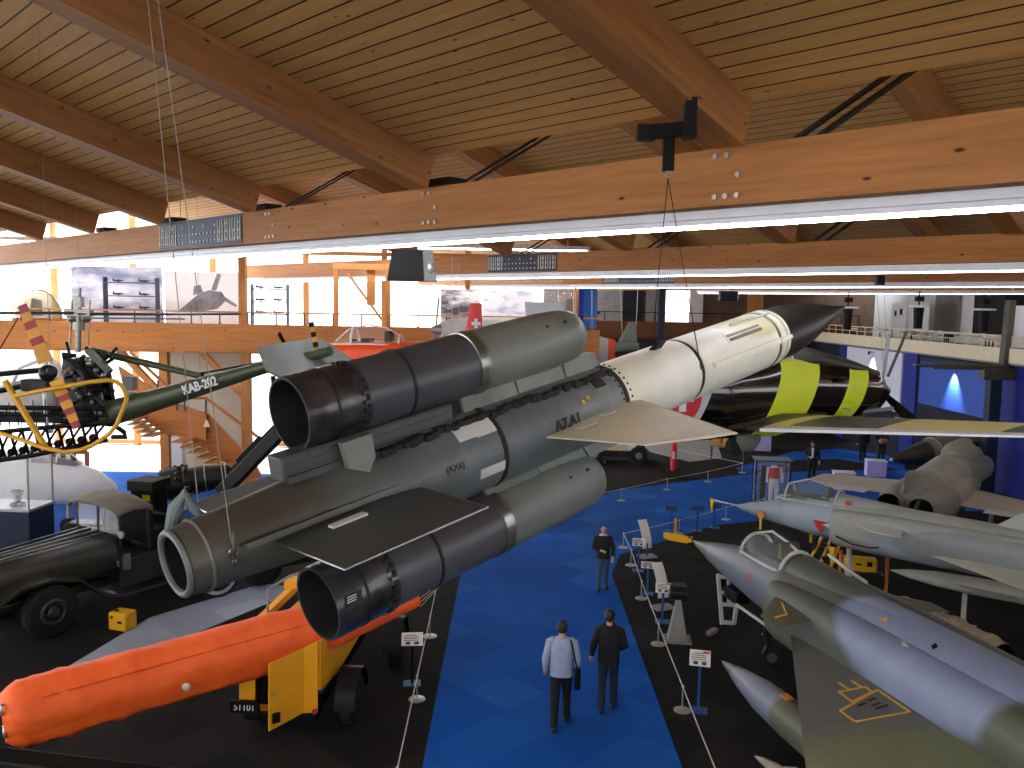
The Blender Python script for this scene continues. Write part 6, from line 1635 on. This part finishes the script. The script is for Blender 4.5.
# white cubes
for i, (px, py, w, lab) in enumerate(((843, 489, .8, 'lavender white display cube on the blue floor right of the suit man'), (875, 476, .8, 'lavender white display cube near the dark jet nose'), (760, 450, 1.0, 'pale box left of the tow plane wheel on the far blue strip'))):
    o = G(px, py); t = thing('display_cube', lab, 'box', frame(o, V((.2, 1, 0))))
    b = MB(); b.box((0, 0, w*.42), (w, w*.7, w*.84)); b.build('body', mat('lavender', 'c0b8f0', .5, var=.05), t, bevel=.02)
    b = MB(); b.box((0, 0, w*.86), (w*1.04, w*.74, .04)); b.build('lid', m_white, t)
    if i == 2: b = MB(); b.box((-.25, .2, 1.25), (.5, .5, .8)); b.build('upper_box', m_white, t)
# low vehicle beneath the missile wing
o = G(640, 464); t = thing('tow_tractor', 'low dark tow tractor with a cream bonnet under the missile wing', 'tractor', frame(V((o.x-1.0, o.y+.8, 0)), V((-1, .1, 0))))
b = MB(); b.box((0, 0, .42), (1.3, 2.6, .3)); b.build('chassis', m_engine, t, bevel=.05)
b = MB(); b.rings([[(-.62, -.6, .5), (.62, -.6, .5), (.6, 1.6, .5), (-.6, 1.6, .5)], [(-.5, -.6, .85), (.5, -.6, .85), (.4, 1.5, .72), (-.4, 1.5, .72)]]); b.build('bonnet', mat('cream_paint', 'cfc6a4', .45), t)
b = MB(); b.box((0, -.7, .85), (1.25, .35, .5)); b.build('screen', m_white, t)
for y in (-1.0, 1.0):
    for s in (-1, 1):
        b = MB(); b.lathe([(-.13, .15), (-.12, .40), (.12, .40), (.13, .15)], (s*.72, y, .40), (1, 0, 0), 24); w = b.build('wheel', m_tyre, t)
        b = MB(); b.tube((s*.86, y, .4), (s*.88, y, .4), .16, n=18); b.build('hub', m_engs, w)
b = MB(); b.box((0, -1.1, .95), (.9, .4, .3)); b.tube((.2, -.8, 1.0), (.1, -.6, 1.4), .03); b.build('engine', m_engine, t)
slab('floor_pale_mat', [(G(*q).x, G(*q).y) for q in ((640, 442), (716, 440), (722, 458), (690, 462), (650, 452))], 0, .012, m_greyw)
# yellow equipment by the camouflaged jet
o = G(862, 602); t = thing('control_stand', 'yellow control box between two orange posts behind the camouflaged jet', 'equipment', frame(o, V((.25, 1, 0))))
b = MB(); b.box((-.1, 0, .95), (.75, .3, .34)); b.build('box', m_yel, t, bevel=.04)
b = MB(); b.box((.1, -.155, 1.0), (.12, .02, .12)); b.box((-.15, -.155, .98), (.14, .02, .04)); b.build('knob', m_black, t)
for x in (-.55, .52):
    b = MB(); b.box((x, 0, .62), (.07, .07, 1.24)); b.build('post', mat('orange_post', 'e07820', .5), t)
b = MB(); b.box((0, 0, .6), (.9, .35, .3)); b.box((.2, -.1, .78), (.3, .2, .06)); b.build('undercarriage', m_engine, t)
o = G(822, 566); t = thing('wheel_chock_stand', 'yellow and black braced stand under the light grey jet nose', 'equipment', frame(o, V((.5, .8, 0))))
b = MB()
for k in range(3): b.bar((-.35+k*.3, -.1, .03), (.0+k*.25, .1, .95), .10, .05)
b.build('brace', m_hyel, t)
b = MB()
for x in (-.2, .25): b.tube((x, .0, .05), (x, 0, 1.3), .05)
for k in range(8): b.box((rnd.uniform(-.3, .4), rnd.uniform(-.1, .1), rnd.uniform(.1, 1.0)), (.12, .1, .1))
b.build('jack', m_engine, t)
o = G(808, 570); t = thing('probe_cover', 'red cover with a yellow streamer under the light grey jet', 'cover', V((o.x, o.y, 0)))
b = MB(); b.tube((0, 0, 0), (0, 0, 1.25), .03); b.build('stick', m_black, t)
b = MB(); b.sphere((0, 0, 1.35), (.12, .12, .14), 14, 8); b.build('cap', mat('dark_red', '7c1420', .5), t)
b = MB(); b.box((0, -.10, 1.0), (.07, .02, .42)); b.build('streamer', m_yel, t)
# slim missile on a launcher, far right
m_olv = mat('launcher_olive', '4a463a', .45, .2, var=.35)
LO = P(1000, 372, 31)
t = thing('missile_launcher', 'dark launcher column carrying a slim pointed missile at the right edge', 'launcher', frame(V((LO.x, LO.y, 0)), V((-1, .05, 0))))
li = t.matrix_world.inverted()
n0 = li @ P(909, 365, 31); n1 = li @ P(1060, 368, 31)
b = MB(); d = (n1-n0).normalized(); b.lathe([(0, .01), (.25, .05), (.5, .075), (4.9, .09)], n0, d, 20); b.build('slim_missile', m_olv, t)
b = MB(); b.lathe([(-.01, .004), (.22, .048), (.24, .03)], n0, d, 16); b.build('tip', m_alum, t)
b = MB(); b.bar(n0+d*.9-V((0, 0, .08)), n1-V((0, 0, .08)), .14, .10); b.bar(n0+d*2.7-V((0, 0, .28)), n1-V((0, 0, .28)), .4, .4); b.build('rail', m_olv, t, bevel=.02)
b = MB(); p0 = li @ P(1011, 300, 31.2); p1 = li @ P(1003, 372, 31.2); b.bar(p0, p1, .37, .23, (0, 1, 0)); b.build('column', m_olv, t, bevel=.02)
p2 = li @ P(994, 380, 31)
b = MB(); b.bar(p2, V((p2.x, p2.y, .3)), .4, .4, (0, 1, 0)); b.box((p2.x, p2.y, .2), (1.0, 1.0, .4)); b.build('pedestal', m_steeln, t)
b = MB(); b.tube(p2+V((0, 0, .2)), p2+V((0, 0, -.7)), .09); b.sphere(p2+V((0, 0, -.3)), .16, 12, 8); b.box(p2+V((0, -.2, -.75)), (.3, .2, .2)); b.build('pivot', m_engs, t)
# spotlights below the light strips
for i, (px, py, d) in enumerate(((848, 306, 34), (919, 305, 34), (985, 308, 34))):
    o = P(px, py, d); t = thing('spotlight', '%s black spotlight hanging before the right gallery' % ['left', 'middle', 'right'][i], 'spotlight', o, 'spotlights before the right gallery')
    b = MB(); b.tube((0, 0, -.1), (0, 0, -.95), .20, .16, 16); b.build('housing', m_black, t)
    b = MB(); b.tube((0, 0, -.02), (0, 0, -.10), .42, .40, 18); b.build('shade', m_white, t)
    b = MB(); b.tube((0, 0, 0), (0, 0, .55), .03); b.box((0, 0, .25), (.3, .2, .2)); b.build('bracket', m_black, t)
for i, (px, py) in enumerate(((1012, 300), (728, 296))):
    o = P(px, py, 36 if i else 32); t = thing('loudspeaker', ['small black loudspeaker right of the spotlights', 'small black loudspeaker above the missile front'][i], 'speaker', o)
    b = MB(); b.box((0, 0, 0), (.75, .4, .42)); b.build('cabinet', m_black, t, bevel=.02)
    b = MB(); b.box((.36, 0, .02), (.06, .36, .40)); b.tube((0, 0, .2), (0, 0, .55), .02); b.build('bracket', m_alum, t)
b = MB(); b.box(P(938, 297, 31), (.4, .3, .3)); 
# exhibits along the right gallery
for k in range(16):
    y = 30+k*1.15; z = GF+.05
    t = thing('scale_model', ['pale', 'grey', 'dark', 'buff'][k % 4]+' small scale model on a stand on the right gallery, %s along the railing' % ['first', 'second', 'third', 'fourth', 'fifth', 'sixth', 'seventh', 'eighth', 'ninth', 'tenth', 'eleventh', 'twelfth', 'thirteenth', 'fourteenth', 'fifteenth', 'sixteenth'][k], 'model', V((19.1+.5*(k % 3), y, z)), 'scale models on the right gallery')
    mm = [m_white, m_greyw, m_black, m_cream][k % 4]
    b = MB(); b.tube((0, 0, 0), (0, 0, .55), .03); b.box((0, 0, .02), (.3, .3, .04)); b.build('stand', m_black, t)
    b = MB(); b.lathe([(-.5, .01), (-.35, .07), (.1, .08), (.5, .02)], (0, 0, .6), (0, 1, 0), 12); b.box((0, .0, .6), (.9, .18, .02)); b.box((0, .42, .68), (.02, .12, .16)); b.build('aeroplane', mm, t)
# dark railing of the near gallery, bottom left corner
t = thing('near_railing', 'black railing edge at the very bottom left corner', 'railing', P(60, 800, 2.4))
o = P(60, 800, 2.4)
a, c = P(-90, 742, 2.4)-o, P(190, 776, 2.4)-o
b = MB(); b.bar(a-V((0, 0, .05)), c-V((0, 0, .05)), .08, .10); b.build('handrail', m_black, t, bevel=.01)
for u in (.15, .55, .95):
    b = MB(); p = a.lerp(c, u); b.bar(p-V((0, 0, .1)), p-V((0, 0, .8)), .04, .04, (0, 1, 0)); b.build('post', m_black, t)
# ================================================================ daylight, camera
w = bpy.data.worlds.new('sky'); SC.world = w; w.use_nodes = True
bg = w.node_tree.nodes['Background']; bg.inputs[0].default_value = (.93, .96, 1.0, 1); bg.inputs[1].default_value = 3.0
cam = bpy.data.cameras.new('camera'); co = bpy.data.objects.new('camera', cam); COL.objects.link(co)
cam.sensor_width = 36; cam.lens = 36*FOC/1024; cam.clip_end = 300; cam.clip_start = .05
F = V((0, math.cos(PIT), -math.sin(PIT))); UP0 = V((0, math.sin(PIT), math.cos(PIT))); R0 = V((1, 0, 0))
rx = R0*CR + UP0*SR; uy = UP0*CR - R0*SR
m = M((rx, uy, -F)).transposed().to_4x4(); m.translation = CAM; co.matrix_world = m
SC.camera = co
SC.view_settings.view_transform = 'Standard'; SC.view_settings.look = 'None'
SC.view_settings.gamma = 1; SC.view_settings.use_curve_mapping = False; SC.view_settings.exposure = .8
SC.cycles.use_denoising = True; SC.cycles.max_bounces = 8; SC.cycles.diffuse_bounces = 4; SC.cycles.transparent_max_bounces = 24
